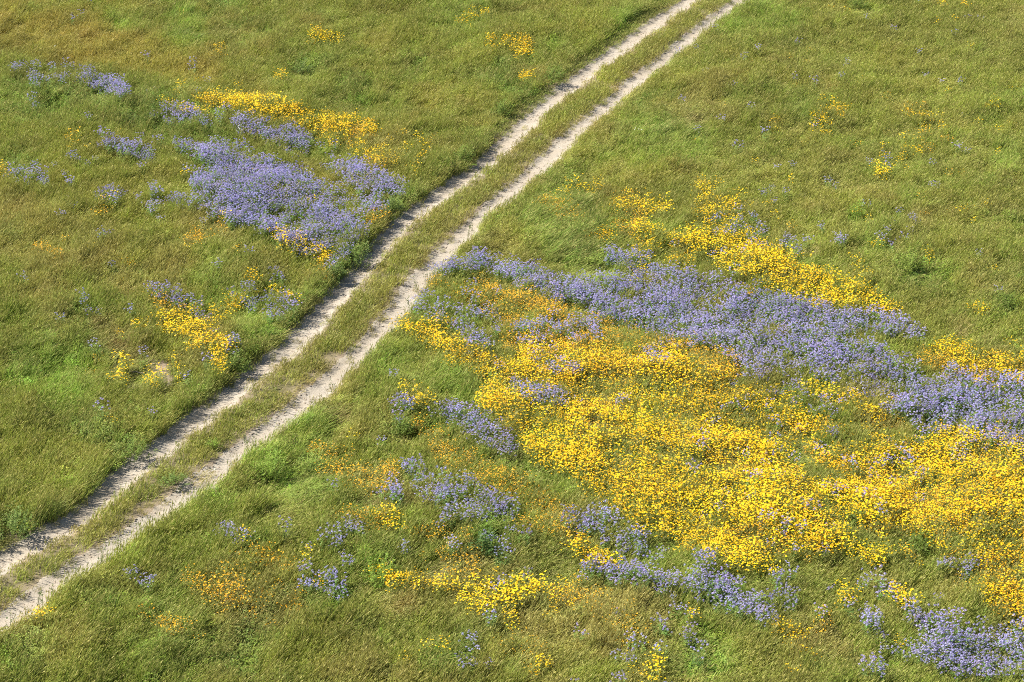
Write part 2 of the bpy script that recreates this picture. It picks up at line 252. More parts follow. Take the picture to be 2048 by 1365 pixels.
# tone of the grass
TONES = {
 'gold': [S(1, '', (-60, 55, 40), (150, 95, 38), (300, 130, 30), (420, 155, 20)), S(.7, '', (20, 30, 30)), S(.6, '', (400, 30, 8)), S(.5, '', (760, 95, 25)), S(.45, '', (500, 190, 30)), S(.4, '', (850, 215, 30))],
 'straw': [S(.6, '', (0, 470, 60), (180, 520, 55)), S(.6, '', (430, 455, 40)), S(.5, '', (330, 560, 50)), S(.6, '', (100, 640, 40)), S(.75, '', (1610, 515, 10)), S(.6, '', (1830, 470, 20)), S(.8, '', (1910, 675, 12)), S(.45, '', (1160, 1080, 40)), S(.5, '', (1370, 230, 30), (1440, 240, 25)),
           S(.55, '', (950, 1220, 60), (1150, 1240, 70), (1270, 1270, 60)), S(.4, '', (480, 1180, 60)), S(.5, '', (560, 1240, 40)), S(.6, '', (1880, 1200, 30)), S(.55, '', (1340, 915, 26), (1450, 925, 30)), S(.6, '', (1190, 848, 24)), S(.5, '', (1290, 765, 24)),
           S(.6, '', (670, 830, 30), (700, 850, 25)), S(.6, '', (850, 1020, 20), (720, 1010, 20)), S(.45, '', (860, 1180, 20)), S(.6, '', (1970, 540, 12)), S(.5, '', (1940, 560, 20)), S(.5, '', (1600, 1300, 30)), S(.4, '', (180, 1170, 30)), S(.5, '', (1780, 500, 14)), S(.35, '', (1650, 360, 40)), S(.4, '', (2030, 60, 30))],
 'rust': [S(1, '', (190, 668, 20), (235, 695, 18)), S(.7, '', (285, 712, 12)), S(.4, '', (120, 610, 25)), S(.45, '', (250, 590, 25)), S(.4, '', (450, 470, 24)), S(.35, '', (790, 1230, 22)), S(.35, '', (1330, 1250, 20)), S(.35, '', (2000, 560, 20)), S(.3, '', (1700, 510, 14))],
 'lush': [S(.9, '', (60, 760, 40), (130, 745, 45), (110, 800, 40)), S(.8, '', (90, 690, 25)), S(.9, '', (540, 930, 45), (600, 960, 50)), S(.7, '', (620, 870, 40)), S(.8, '', (860, 790, 30), (960, 800, 30)), S(.6, '', (770, 760, 40)), S(.9, '', (750, 1150, 28), (780, 1170, 20)),
          S(.7, '', (1100, 470, 50), (1180, 560, 40)), S(.6, '', (1270, 285, 40), (1380, 290, 30)), S(.7, '', (1590, 230, 22)), S(.6, '', (1970, 240, 30)), S(.6, '', (2010, 335, 25)), S(.6, '', (400, 570, 30), (440, 600, 25)), S(.6, '', (500, 660, 30)), S(.5, '', (1740, 480, 40)),
          S(.6, '', (290, 1240, 30)), S(.5, '', (350, 1320, 60)), S(.5, '', (620, 1220, 30)), S(.6, '', (1640, 800, 20)), S(.8, '', (1070, 945, 24), (1130, 985, 20)), S(.7, '', (960, 1090, 24)), S(.6, '', (1300, 1140, 20)), S(.6, '', (370, 60, 40)), S(.5, '', (900, 40, 60)), S(.5, '', (1250, 60, 40)), S(.6, '', (1110, 400, 30)), S(.6, '', (230, 60, 20)),
          S(.7, '', (380, 1010, 20), (440, 1015, 18)), S(.5, '', (1500, 30, 60))],
 'blue': [S(.6, '', (40, 220, 40), (150, 195, 30), (300, 250, 40), (430, 275, 30)), S(.7, '', (600, 140, 16), (650, 140, 12)), S(.6, '', (700, 195, 35)), S(.7, '', (1000, 165, 25), (1030, 190, 25)), S(.5, '', (820, 140, 30)), S(.6, '', (1150, 500, 60)), S(.5, '', (30, 340, 30)),
          S(.7, '', (700, 515, 25)), S(.6, '', (180, 880, 30), (230, 900, 20)), S(.6, '', (200, 1215, 30)), S(.5, '', (40, 1310, 40)), S(.5, '', (460, 1330, 40), (560, 1210, 20)), S(.5, '', (890, 1330, 40)), S(.5, '', (1000, 1080, 30)), S(.5, '', (1560, 820, 20)), S(.6, '', (1710, 10, 20)), S(.5, '', (1590, 60, 30)),
          S(.5, '', (1830, 570, 40)), S(.5, '', (2000, 610, 30)), S(.5, '', (1330, 260, 20)), S(.5, '', (20, 480, 20)), S(.4, '', (440, 20, 40)), S(.6, '', (950, 880, 20)), S(.5, '', (1400, 1330, 40)), S(.4, '', (2000, 1280, 40))],
 'olive': [S(.6, '', (1750, 80, 150)), S(.5, '', (1900, 180, 120)), S(.5, '', (1600, 400, 120)), S(.4, '', (250, 1000, 100)), S(.5, '', (60, 950, 80)), S(.4, '', (330, 860, 60)), S(.4, '', (800, 40, 80)), S(.4, '', (1150, 30, 60)), S(.4, '', (200, 430, 120))],
}
BARE = [S(1.5, '', (288, 716, 11), (312, 732, 20), (325, 752, 18)), S(1, '', (228, 742, 15)), S(1.2, '', (262, 778, 15)), S(.8, '', (1318, 914, 10)), S(.7, '', (1196, 864, 9)), S(.5, '', (270, 732, 8))]
LOW = [S(1, '', (250, 755, 34), (325, 762, 44)), S(.6, '', (350, 770, 40)), S(.7, '', (1325, 918, 16)), S(.6, '', (1200, 866, 14)), S(.5, '', (200, 700, 40))]
LODGED = [S(1, '', (1100, 460, 60), (1170, 540, 60)), S(.9, '', (590, 1000, 40)), S(.8, '', (1330, 905, 26), (1460, 930, 30)), S(.8, '', (1190, 845, 22)), S(.7, '', (720, 1010, 25)), S(.7, '', (860, 1150, 25)), S(.6, '', (670, 835, 35)), S(.6, '', (560, 1030, 60)), S(.6, '', (1340, 250, 40)), S(.6, '', (1600, 940, 40))]

def stroke_field(strokes, u, v, wob, soft=0.45, zones=False):
    """strength 0..1 of the strongest stroke at photo pixels u, v (wob = noise that frays the outlines)"""
    best = np.zeros(u.shape); zi = np.full(u.shape, -1)
    for k, (w, z, pts) in enumerate(strokes):
        if len(pts) == 1:
            pts = (pts[0], pts[0])
        ps = np.array(pts, float)
        rmax = ps[:, 2].max() * 2.0 + 6
        m = (u > ps[:, 0].min() - rmax) & (u < ps[:, 0].max() + rmax) & (v > ps[:, 1].min() - rmax) & (v < ps[:, 1].max() + rmax)
        idx = np.nonzero(m)[0]
        if not len(idx):
            continue
        uu, vv = u[idx], v[idx]
        q = np.full(len(idx), 1e9)
        for (ax, ay, ar), (bx, by, br) in zip(ps[:-1], ps[1:]):
            dx, dy = bx - ax, by - ay
            t = np.clip(((uu - ax) * dx + (vv - ay) * dy) / max(dx * dx + dy * dy, 1e-6), 0, 1)
            r = ar + (br - ar) * t
            q = np.minimum(q, np.hypot(uu - ax - t * dx, vv - ay - t * dy) / r)
        s = w * (1 - sstep(1 - soft, 1 + soft, q + 0.45 * wob[idx]))
        b = s > best[idx]
        best[idx] = np.where(b, s, best[idx])
        zi[idx] = np.where(b & (s > 0.001), k, zi[idx])
    if zones:
        return best, zi
    return best

# ------------------------------------------------------------------ materials
def new_mat(name):
    m = bpy.data.materials.new(name)
    m.use_nodes = True
    nt = m.node_tree
    for n in list(nt.nodes):
        nt.nodes.remove(n)
    out = nt.nodes.new('ShaderNodeOutputMaterial')
    return m, nt, out

def attr(nt, name, kind='GEOMETRY'):
    a = nt.nodes.new('ShaderNodeAttribute')
    a.attribute_name = name
    a.attribute_type = kind
    return a

def mixc(nt, fac, a, b, mode='MIX'):
    n = nt.nodes.new('ShaderNodeMix')
    n.data_type = 'RGBA'
    n.blend_type = mode
    for sock, val in ((n.inputs[0], fac), (n.inputs[6], a), (n.inputs[7], b)):
        if hasattr(val, 'links'):
            nt.links.new(val, sock)
        elif isinstance(val, (int, float)):
            sock.default_value = val
        else:
            sock.default_value = (*val, 1)
    return n.outputs[2]

def leaf_shader(nt, out, colour, translucent=0.35, rough=0.6, spec=0.18):
    p = nt.nodes.new('ShaderNodeBsdfPrincipled')
    nt.links.new(colour, p.inputs['Base Color'])
    p.inputs['Roughness'].default_value = rough
    p.inputs['Specular IOR Level'].default_value = spec
    t = nt.nodes.new('ShaderNodeBsdfTranslucent')
    nt.links.new(colour, t.inputs['Color'])
    mx = nt.nodes.new('ShaderNodeMixShader')
    mx.inputs[0].default_value = translucent
    nt.links.new(p.outputs[0], mx.inputs[1])
    nt.links.new(t.outputs[0], mx.inputs[2])
    nt.links.new(mx.outputs[0], out.inputs[0])

def make_leaf_material(name, dry=(0.47, 0.41, 0.15), translucent=0.30):
    """colour = tint of the plant x shade of the single blade, dry blades towards straw"""
    m, nt, out = new_mat(name)
    tint, shade, dryn = attr(nt, 'tint', 'INSTANCER'), attr(nt, 'shade'), attr(nt, 'dry')
    c = mixc(nt, 1.0, tint.outputs['Color'], shade.outputs['Color'], 'MULTIPLY')
    c = mixc(nt, dryn.outputs['Fac'], c, dry)
    leaf_shader(nt, out, c, translucent)
    return m

def make_petal_material(name, translucent=0.25):
    m, nt, out = new_mat(name)
    tint, shade = attr(nt, 'bloom', 'INSTANCER'), attr(nt, 'shade')
    c = mixc(nt, 1.0, tint.outputs['Color'], shade.outputs['Color'], 'MULTIPLY')
    leaf_shader(nt, out, c, translucent, 0.6, 0.25)
    return m

M_GRASS = make_leaf_material("grass_blades")
M_LEAF = make_leaf_material("leaves", (0.30, 0.25, 0.10), 0.3)
M_PETAL = make_petal_material("petals")
m, nt, out = new_mat("flower_eye")
p = nt.nodes.new('ShaderNodeBsdfPrincipled'); p.inputs['Base Color'].default_value = (0.62, 0.26, 0.01, 1); p.inputs['Roughness'].default_value = 0.8
nt.links.new(p.outputs[0], out.inputs[0]); M_EYE = m

def soil_material(name, pale, dark, use_attr=False):
    m, nt, out = new_mat(name)
    geo = nt.nodes.new('ShaderNodeNewGeometry')
    def noise(scale, detail, rough=0.6):
        n = nt.nodes.new('ShaderNodeTexNoise')
        n.inputs['Scale'].default_value = scale; n.inputs['Detail'].default_value = detail; n.inputs['Roughness'].default_value = rough
        nt.links.new(geo.outputs['Position'], n.inputs['Vector'])
        return n.outputs[0]
    def ramp(src, a, b):
        r = nt.nodes.new('ShaderNodeMapRange'); r.inputs[1].default_value = a; r.inputs[2].default_value = b
        nt.links.new(src, r.inputs[0]); return r.outputs[0]
    big, mid, fine = noise(0.8, 4), noise(6, 5), noise(55, 3)
    c = mixc(nt, ramp(mid, 0.35, 0.7), pale, dark)
    c = mixc(nt, ramp(fine, 0.42, 0.7), c, tuple(x * 0.72 for x in pale))
    c = mixc(nt, ramp(big, 0.4, 0.75), c, tuple(x * y for x, y in zip(pale, (0.86, 0.80, 0.72))))
    if use_attr:
        a = attr(nt, 'soil')
        meadow = mixc(nt, ramp(mid, 0.3, 0.7), (0.10, 0.085, 0.035), (0.07, 0.075, 0.022))
        far = mixc(nt, ramp(big, 0.35, 0.65), (0.13, 0.13, 0.035), (0.09, 0.11, 0.025))
        sep = nt.nodes.new('ShaderNodeSeparateColor'); nt.links.new(a.outputs['Color'], sep.inputs[0])
        meadow = mixc(nt, sep.outputs[1], meadow, far)
        c = mixc(nt, sep.outputs[0], meadow, c)
    p = nt.nodes.new('ShaderNodeBsdfPrincipled')
    nt.links.new(c, p.inputs['Base Color'])
    p.inputs['Roughness'].default_value = 0.95
    p.inputs['Specular IOR Level'].default_value = 0.1
    b = nt.nodes.new('ShaderNodeBump'); b.inputs['Strength'].default_value = 0.7; b.inputs['Distance'].default_value = 0.03
    add = nt.nodes.new('ShaderNodeMath'); add.operation = 'ADD'
    nt.links.new(mid, add.inputs[0]); nt.links.new(fine, add.inputs[1])
    nt.links.new(add.outputs[0], b.inputs['Height'])
    nt.links.new(b.outputs[0], p.inputs['Normal'])
    nt.links.new(p.outputs[0], out.inputs[0])
    return m

M_GROUND = soil_material("meadow_soil", (0.30, 0.25, 0.185), (0.20, 0.15, 0.10), True)
M_TRACK = soil_material("pale_track_dirt", (0.36, 0.325, 0.27), (0.27, 0.235, 0.185))
m, nt, out = new_mat("stone")
p = nt.nodes.new('ShaderNodeBsdfPrincipled'); n = nt.nodes.new('ShaderNodeTexNoise'); n.inputs['Scale'].default_value = 30
c = mixc(nt, n.outputs[0], (0.62, 0.58, 0.50), (0.42, 0.37, 0.30)); nt.links.new(c, p.inputs['Base Color']); p.inputs['Roughness'].default_value = 0.9
nt.links.new(p.outputs[0], out.inputs[0]); M_STONE = m
m, nt, out = new_mat("clod")
p = nt.nodes.new('ShaderNodeBsdfPrincipled'); n = nt.nodes.new('ShaderNodeTexNoise'); n.inputs['Scale'].default_value = 20
c = mixc(nt, n.outputs[0], (0.31, 0.26, 0.20), (0.18, 0.14, 0.10)); nt.links.new(c, p.inputs['Base Color']); p.inputs['Roughness'].default_value = 0.95
nt.links.new(p.outputs[0], out.inputs[0]); M_CLOD = m
m, nt, out = new_mat("grey_wood")
p = nt.nodes.new('ShaderNodeBsdfPrincipled'); n = nt.nodes.new('ShaderNodeTexNoise'); n.inputs['Scale'].default_value = 40
c = mixc(nt, n.outputs[0], (0.28, 0.24, 0.19), (0.14, 0.11, 0.085)); nt.links.new(c, p.inputs['Base Color']); p.inputs['Roughness'].default_value = 0.85
nt.links.new(p.outputs[0], out.inputs[0]); M_WOOD = m

# ------------------------------------------------------------------ mesh builder
class MB:
    def __init__(self):
        self.v, self.f, self.mi, self.sh, self.dr = [], [], [], [], []
    def add(self, verts, faces, mat=0, shade=(1, 1, 1), dry=0.0):
        o = len(self.v)
        self.v += [tuple(q) for q in verts]
        self.f += [tuple(i + o for i in q) for q in faces]
        self.mi += [mat] * len(faces)
        self.sh += [shade] * len(verts)
        self.dr += list(dry) if isinstance(dry, (list, tuple)) else [dry] * len(verts)
    def join(self, other, M, remap=0):
        o = len(self.v)
        self.v += [tuple(M @ Vector(q)) for q in other.v]
        self.f += [tuple(i + o for i in q) for q in other.f]
        self.mi += [k + remap for k in other.mi]
        self.sh += other.sh
        self.dr += other.dr
    def mesh(self, name, mats):
        me = bpy.data.meshes.new(name)
        me.from_pydata(self.v, [], self.f)
        for mm in mats:
            me.materials.append(mm)
        me.polygons.foreach_set('material_index', self.mi)
        a = me.attributes.new('shade', 'FLOAT_COLOR', 'POINT')
        a.data.foreach_set('color', np.c_[np.array(self.sh, float), np.ones(len(self.v))].ravel())
        a = me.attributes.new('dry', 'FLOAT', 'POINT')
        a.data.foreach_set('value', self.dr)
        me.update()
        return me

def rnd(a, b):
    return random.uniform(a, b)

def blade(mb, base, h, w, lean, face, bend=1.0, shade=(1, 1, 1), dry=0.0, mat=0, segs=3, tipdry=0.0):
    """a tapering blade that bends over towards lean (x, y)"""
    bx, by, bz = base
    fx, fy = math.cos(face) * w / 2, math.sin(face) * w / 2
    vs, dr = [], []
    for k in range(segs + 1):
        t = k / segs
        off = t ** 1.7 * bend
        x, y = bx + lean[0] * off, by + lean[1] * off
        z = bz + h * (t - 0.22 * bend * t * t * min(1.0, math.hypot(*lean) / max(h, .01)))
        ww = (1 - 0.55 * t) if k < segs else 0
        d = min(1, dry + tipdry * t * t)
        if k < segs:
            vs += [(x - fx * ww, y - fy * ww, z), (x + fx * ww, y + fy * ww, z)]; dr += [d, d]
        else:
            vs.append((x, y, z)); dr.append(d)
    fs = [(2 * k, 2 * k + 1, 2 * k + 3, 2 * k + 2) for k in range(segs - 1)] + [(2 * segs - 2, 2 * segs - 1, 2 * segs)]
    mb.add(vs, fs, mat, shade, dr)
    return vs[-1]

def kite(mb, base, direction, side, length, width, mat=0, shade=(1, 1, 1), dry=0.0, lift=0.0):
    b, d, s = Vector(base), Vector(direction), Vector(side)
    a = b + d * length * 0.55
    up = d.cross(s) * lift
    mb.add([b, a - s * width / 2 + up, b + d * length, a + s * width / 2 + up], [(0, 1, 2, 3)], mat, shade, dry)

def vary(v=0.3, hue=0.12):
    k = 1 + rnd(-v, v)
    return (k * (1 + rnd(-hue, hue)), k, k * (1 + rnd(-hue, hue) * 1.6))

def grass_tuft(n, radius, h0, h1, lean=0.35, seeds=0.3, dryness=0.2, wide=0.009, wind=0.4):
    mb = MB()
    for _ in range(n):
        a, r = rnd(0, 2 * math.pi), radius * math.sqrt(random.random())
        h = rnd(h0, h1) * (1 - 0.25 * r / radius)
        base = (math.cos(a) * r, math.sin(a) * r, -0.01)
        la = rnd(0, 2 * math.pi)
        lx = (math.cos(la) * lean * rnd(.3, 1) + wind * rnd(.5, 1.1)) * h
        ly = (math.sin(la) * lean * rnd(.3, 1)) * h
        dry = rnd(0.5, 1) if random.random() < dryness else rnd(0, 0.12)
        sh = vary(0.42, 0.10)
        tip = blade(mb, base, h, wide * rnd(.7, 1.3), (lx, ly), rnd(0, math.pi), rnd(.7, 1.2), sh, dry, 0, 3, rnd(0, .35))
        if random.random() < seeds:
            d = Vector((lx * 1.2 / h, ly * 1.2 / h, 0.7)).normalized()
            for _k in range(2):
                s = d.cross(Vector((math.cos(la + _k * 1.5), math.sin(la + _k * 1.5), 0.2))).normalized()
                kite(mb, Vector(tip) - d * 0.03, d, s, rnd(.09, .15), rnd(.012, .018), 0, vary(.25, .08), min(1, rnd(.15, .6) + dry * .4))
    return mb

def leafy_tuft(n_stems, radius, h0, h1, leaf=0.045, wide=0.018, dryness=0.05, per=9, wind=0.15):
    """stems with many small leaflets"""
    mb = MB()
    for _ in range(n_stems):
        a, r = rnd(0, 2 * math.pi), radius * math.sqrt(random.random())
        h = rnd(h0, h1) * (1 - 0.35 * (r / radius) ** 2)
        base = Vector((math.cos(a) * r * .7, math.sin(a) * r * .7, -0.01))
        top = base + Vector((math.cos(a) * r * .6 + wind * h, math.sin(a) * r * .6, h))
        sh = vary(.22, .08)
        blade(mb, base, h, .006, (top.x - base.x, top.y - base.y), rnd(0, 3.1), 1, sh, .15, 0, 2)
        for k in range(per):
            t = rnd(.25, 1.0)
            pnt = base.lerp(top, t)
            la = rnd(0, 6.283)
            d = Vector((math.cos(la), math.sin(la), rnd(-.1, .8))).normalized()
            s = d.cross(Vector((0, 0, 1))).normalized()
            kite(mb, pnt, d, s, leaf * rnd(.7, 1.4), wide * rnd(.7, 1.3), 0, tuple(x * y for x, y in zip(sh, vary(.15, .05))), rnd(.5, 1) if random.random() < dryness else 0, rnd(0, .004))
    return mb

def daisy_head(R, petals=9, eye=True):
    mb = MB()
    ph = rnd(0, 6)
    for k in range(petals):
        a = ph + 2 * math.pi * k / petals + rnd(-.08, .08)
        d = Vector((math.cos(a), math.sin(a), rnd(-.05, .28))).normalized()
        s = Vector((-math.sin(a), math.cos(a), 0))
        kite(mb, d * R * .12, d, s, R * rnd(.8, .95), R * .72, 0, vary(.1, .05), 0, 0)
    if eye:
        r = R * .36
        vs = [(math.cos(a) * r, math.sin(a) * r, R * .12) for a in np.linspace(0, 2 * math.pi, 7)[:-1]] + [(0, 0, R * .3)]
        mb.add(vs, [(k, (k + 1) % 6, 6) for k in range(6)], 1, (1, 1, 1))
    return mb

def phacelia_head(R, florets=9):
    """a dome of small cupped lavender flowers"""
    mb = MB()
    for k in range(florets):
        t = (k + .5) / florets
        ph = math.acos(1 - 1.05 * t)
        a = k * 2.399 + rnd(-.3, .3)
        nrm = Vector((math.sin(ph) * math.cos(a), math.sin(ph) * math.sin(a), math.cos(ph) * .75 + .15)).normalized()
        c = Vector((nrm.x * R, nrm.y * R, nrm.z * R * .62)) * rnd(.85, 1.1)
        s = nrm.orthogonal().normalized(); q = nrm.cross(s)
        r = R * rnd(.36, .50)
        n = 5
        vs = [c - nrm * r * .35] + [c + (s * math.cos(6.283 * j / n) + q * math.sin(6.283 * j / n)) * r + nrm * r * .15 for j in range(n)]
        mb.add(vs, [(0, 1 + j, 1 + (j + 1) % n) for j in range(n)], 0, vary(.14, .07))
    return mb

def flower_plant(kind):
    """-> (foliage MB, [(head index, matrix)...])"""
    fol, heads = MB(), []
    n, spread, h0, h1 = {'yellow': (13, .15, .34, .50), 'gold': (13, .16, .28, .42), 'purple': (12, .15, .36, .54)}[kind]
    for k in range(n):
        a, r = rnd(0, 6.283), spread * math.sqrt(random.random())
        h = rnd(h0, h1)
        b = Vector((math.cos(a) * r * .45, math.sin(a) * r * .45, -.01))
        t = Vector((math.cos(a) * r + .06 * h + rnd(-.02, .02), math.sin(a) * r, h))
        sh = vary(.2, .08)
        blade(fol, b, h, .007, (t.x - b.x, t.y - b.y), rnd(0, 3), 1.0, sh, .1, 0, 2)
        for _ in range(5 if kind != 'purple' else 9):
            tt = rnd(.15, .85); pnt = b.lerp(t, tt); la = rnd(0, 6.283)
            d = Vector((math.cos(la), math.sin(la), rnd(0, .7))).normalized(); s = d.cross(Vector((0, 0, 1))).normalized()
            L, Wd = (rnd(.04, .075), rnd(.012, .02)) if kind == 'purple' else (rnd(.05, .09), rnd(.007, .012))
            kite(fol, pnt, d, s, L, Wd, 0, tuple(x * y for x, y in zip(sh, vary(.15, .06))), rnd(.5, 1) if random.random() < .1 else 0)
        tilt = Euler((rnd(-.5, .5), rnd(-.55, .25), rnd(0, 6.28))).to_matrix().to_4x4()
        heads.append((random.randrange(4), Matrix.Translation(t + Vector((0, 0, .004))) @ tilt))
    return fol, heads

HEADS = {'yellow': [daisy_head(rnd(.0155, .0205), 8) for _ in range(4)], 'gold': [daisy_head(rnd(.012, .016), 7) for _ in range(4)], 'purple': [phacelia_head(rnd(.0165, .0225)) for _ in range(4)]}
PLANTS = {k: [flower_plant(k) for _ in range(4)] for k in HEADS}
HEAD_MESH = {k: [hb.mesh(k + '_head', [M_PETAL, M_EYE]) for hb in HEADS[k]] for k in HEADS}
FOL_MESH = {k: [f.mesh(k + '_foliage', [M_LEAF]) for f, _h in PLANTS[k]] for k in HEADS}

def proto_collection(name, meshes):
    c = bpy.data.collections.new(name)
    for i, me in enumerate(meshes):
        o = bpy.data.objects.new("%s_%02d" % (name, i), me)
        c.objects.link(o)
    return c

GRASS_PROTOS = [grass_tuft(48, .18, .34, .58, .22, .5, .14, .0105, .42) for _ in range(6)] \
    + [grass_tuft(48, .18, .34, .60, .30, .15, .06, .012, .62) for _ in range(4)] \
    + [grass_tuft(40, .16, .12, .28, .40, .4, .30, .010, .35) for _ in range(4)] \
    + [grass_tuft(46, .18, .42, .60, .35, .2, .15, .011, 1.15) for _ in range(3)] \
    + [leafy_tuft(16, .18, .24, .44, .05, .02) for _ in range(3)]
GRASS_COL = proto_collection('tuft', [g.mesh('tuft', [M_GRASS]) for g in GRASS_PROTOS])
FIELD, SOFT, SHORT, SWEPT, LEAFY = (0, 6), (6, 10), (10, 14), (14, 17), (17, 20)
FLOWER_COL = {}
for k in HEADS:
    ms = []
    for fol, heads in PLANTS[k]:
        mb = MB(); mb.join(fol, Matrix.Identity(4), 0)
        for hi, M in heads:
            mb.join(HEADS[k][hi], M, 1)
        ms.append(mb.mesh(k + '_plant', [M_LEAF, M_PETAL, M_EYE]))
    FLOWER_COL[k] = proto_collection(k, ms)

# ------------------------------------------------------------------ scattering (geometry nodes: one object of kind stuff)
def scatter_tree(name, coll):
    ng = bpy.data.node_groups.new(name, 'GeometryNodeTree')
    ng.interface.new_socket('Geometry', in_out='INPUT', socket_type='NodeSocketGeometry')
    ng.interface.new_socket('Geometry', in_out='OUTPUT', socket_type='NodeSocketGeometry')
    N, L = ng.nodes, ng.links
    gi, go = N.new('NodeGroupInput'), N.new('NodeGroupOutput')
    ci = N.new('GeometryNodeCollectionInfo')
    ci.inputs['Collection'].default_value = coll
    ci.inputs['Separate Children'].default_value = True
    ci.inputs['Reset Children'].default_value = True
    ip = N.new('GeometryNodeInstanceOnPoints')
    ip.inputs['Pick Instance'].default_value = True
    def named(nm, dt):
        a = N.new('GeometryNodeInputNamedAttribute'); a.data_type = dt; a.inputs['Name'].default_value = nm
        return a.outputs['Attribute']
    L.new(gi.outputs[0], ip.inputs['Points'])
    L.new(ci.outputs[0], ip.inputs['Instance'])
    L.new(named('pick', 'INT'), ip.inputs['Instance Index'])
    L.new(named('rot', 'FLOAT_VECTOR'), ip.inputs['Rotation'])
    L.new(named('size', 'FLOAT_VECTOR'), ip.inputs['Scale'])
    L.new(ip.outputs[0], go.inputs[0])
    return ng

def scatter(name, coll, pos, pick, rot, size, tint, bloom, label, category):
    me = bpy.data.meshes.new(name)
    me.vertices.add(len(pos))
    me.vertices.foreach_set('co', np.asarray(pos, np.float32).ravel())
    def put(nm, dt, key, arr):
        a = me.attributes.new(nm, dt, 'POINT')
        a.data.foreach_set(key, np.ascontiguousarray(arr).ravel())
    put('pick', 'INT', 'value', pick.astype(np.int32))
    put('rot', 'FLOAT_VECTOR', 'vector', rot.astype(np.float32))
    put('size', 'FLOAT_VECTOR', 'vector', size.astype(np.float32))
    put('tint', 'FLOAT_VECTOR', 'vector', tint.astype(np.float32))
    if bloom is not None:
        put('bloom', 'FLOAT_VECTOR', 'vector', bloom.astype(np.float32))
    o = bpy.data.objects.new(name, me)
    COL.objects.link(o)
    md = o.modifiers.new('scatter', 'NODES')
    md.node_group = scatter_tree(name + '_scatter', coll)
    o['kind'] = 'stuff'; o['label'] = label; o['category'] = category
    return o

# ------------------------------------------------------------------ the ground and the track
def axis(lo, hi, step, far, ratio=1.25):
    mid = np.arange(lo, hi + step / 2, step)
    left, right, d = [], [], step
    a, b = mid[0], mid[-1]
    while a > -far or b < far:
        d *= ratio; a -= d; b += d
        left.append(a); right.append(b)
    return np.r_[left[::-1], mid, right]

gx, gy = axis(-22, 22, 0.13, 5000), axis(35, 90, 0.13, 5000)
GX, GY = np.meshgrid(gx, gy)
X, Y = GX.ravel(), GY.ravel()
inner = (np.abs(X) < 24) & (Y > 33) & (Y < 92)
dl = np.full(X.shape, 9.0); dr = dl.copy()
dl[inner] = line_dist(X[inner], Y[inner], LINE_L)[0]
dr[inner] = line_dist(X[inner], Y[inner], LINE_R)[0]
Z = terrain(X, Y, dl, dr)
nx, ny = len(gx), len(gy)
idx = np.arange(nx * ny).reshape(ny, nx)
quads = np.c_[idx[:-1, :-1].ravel(), idx[:-1, 1:].ravel(), idx[1:, 1:].ravel(), idx[1:, :-1].ravel()]
me = bpy.data.meshes.new('ground')
me.vertices.add(nx * ny); me.vertices.foreach_set('co', np.c_[X, Y, Z].astype(np.float32).ravel())
me.loops.add(quads.size); me.loops.foreach_set('vertex_index', quads.astype(np.int32).ravel())
me.polygons.add(len(quads)); me.polygons.foreach_set('loop_start', np.arange(0, quads.size, 4, dtype=np.int32))
me.polygons.foreach_set('use_smooth', np.ones(len(quads), bool))
U, V = to_pixel(X, np.maximum(Y, 5.0))
bare = np.zeros(X.shape)
ii = np.nonzero(inner)[0]
wob = fbm(X[ii], Y[ii], .5, 3, 77)
bare[ii] = stroke_field(BARE, U[ii], V[ii], wob)
dmin = np.minimum(dl, dr)
soil = np.maximum(bare, 1 - sstep(.32, .60, dmin + .08 * fbm(X, Y, .6, 3, 5)))
soil = np.maximum(soil, .5 * (1 - sstep(.5, 1.1, dmin)))
farness = 1 - np.exp(-np.maximum(0, np.maximum(np.abs(X) - 20, np.abs(Y - 62) - 26)) / 3.0)
a = me.attributes.new('soil', 'FLOAT_COLOR', 'POINT')
a.data.foreach_set('color', np.c_[soil, farness, farness, np.ones_like(soil)].astype(np.float32).ravel())
me.materials.append(M_GROUND); me.update(); me.validate()
ground = bpy.data.objects.new('ground', me)
COL.objects.link(ground)
ground['kind'] = 'structure'; ground['label'] = 'brown meadow soil under the grass and flowers'; ground['category'] = 'ground'

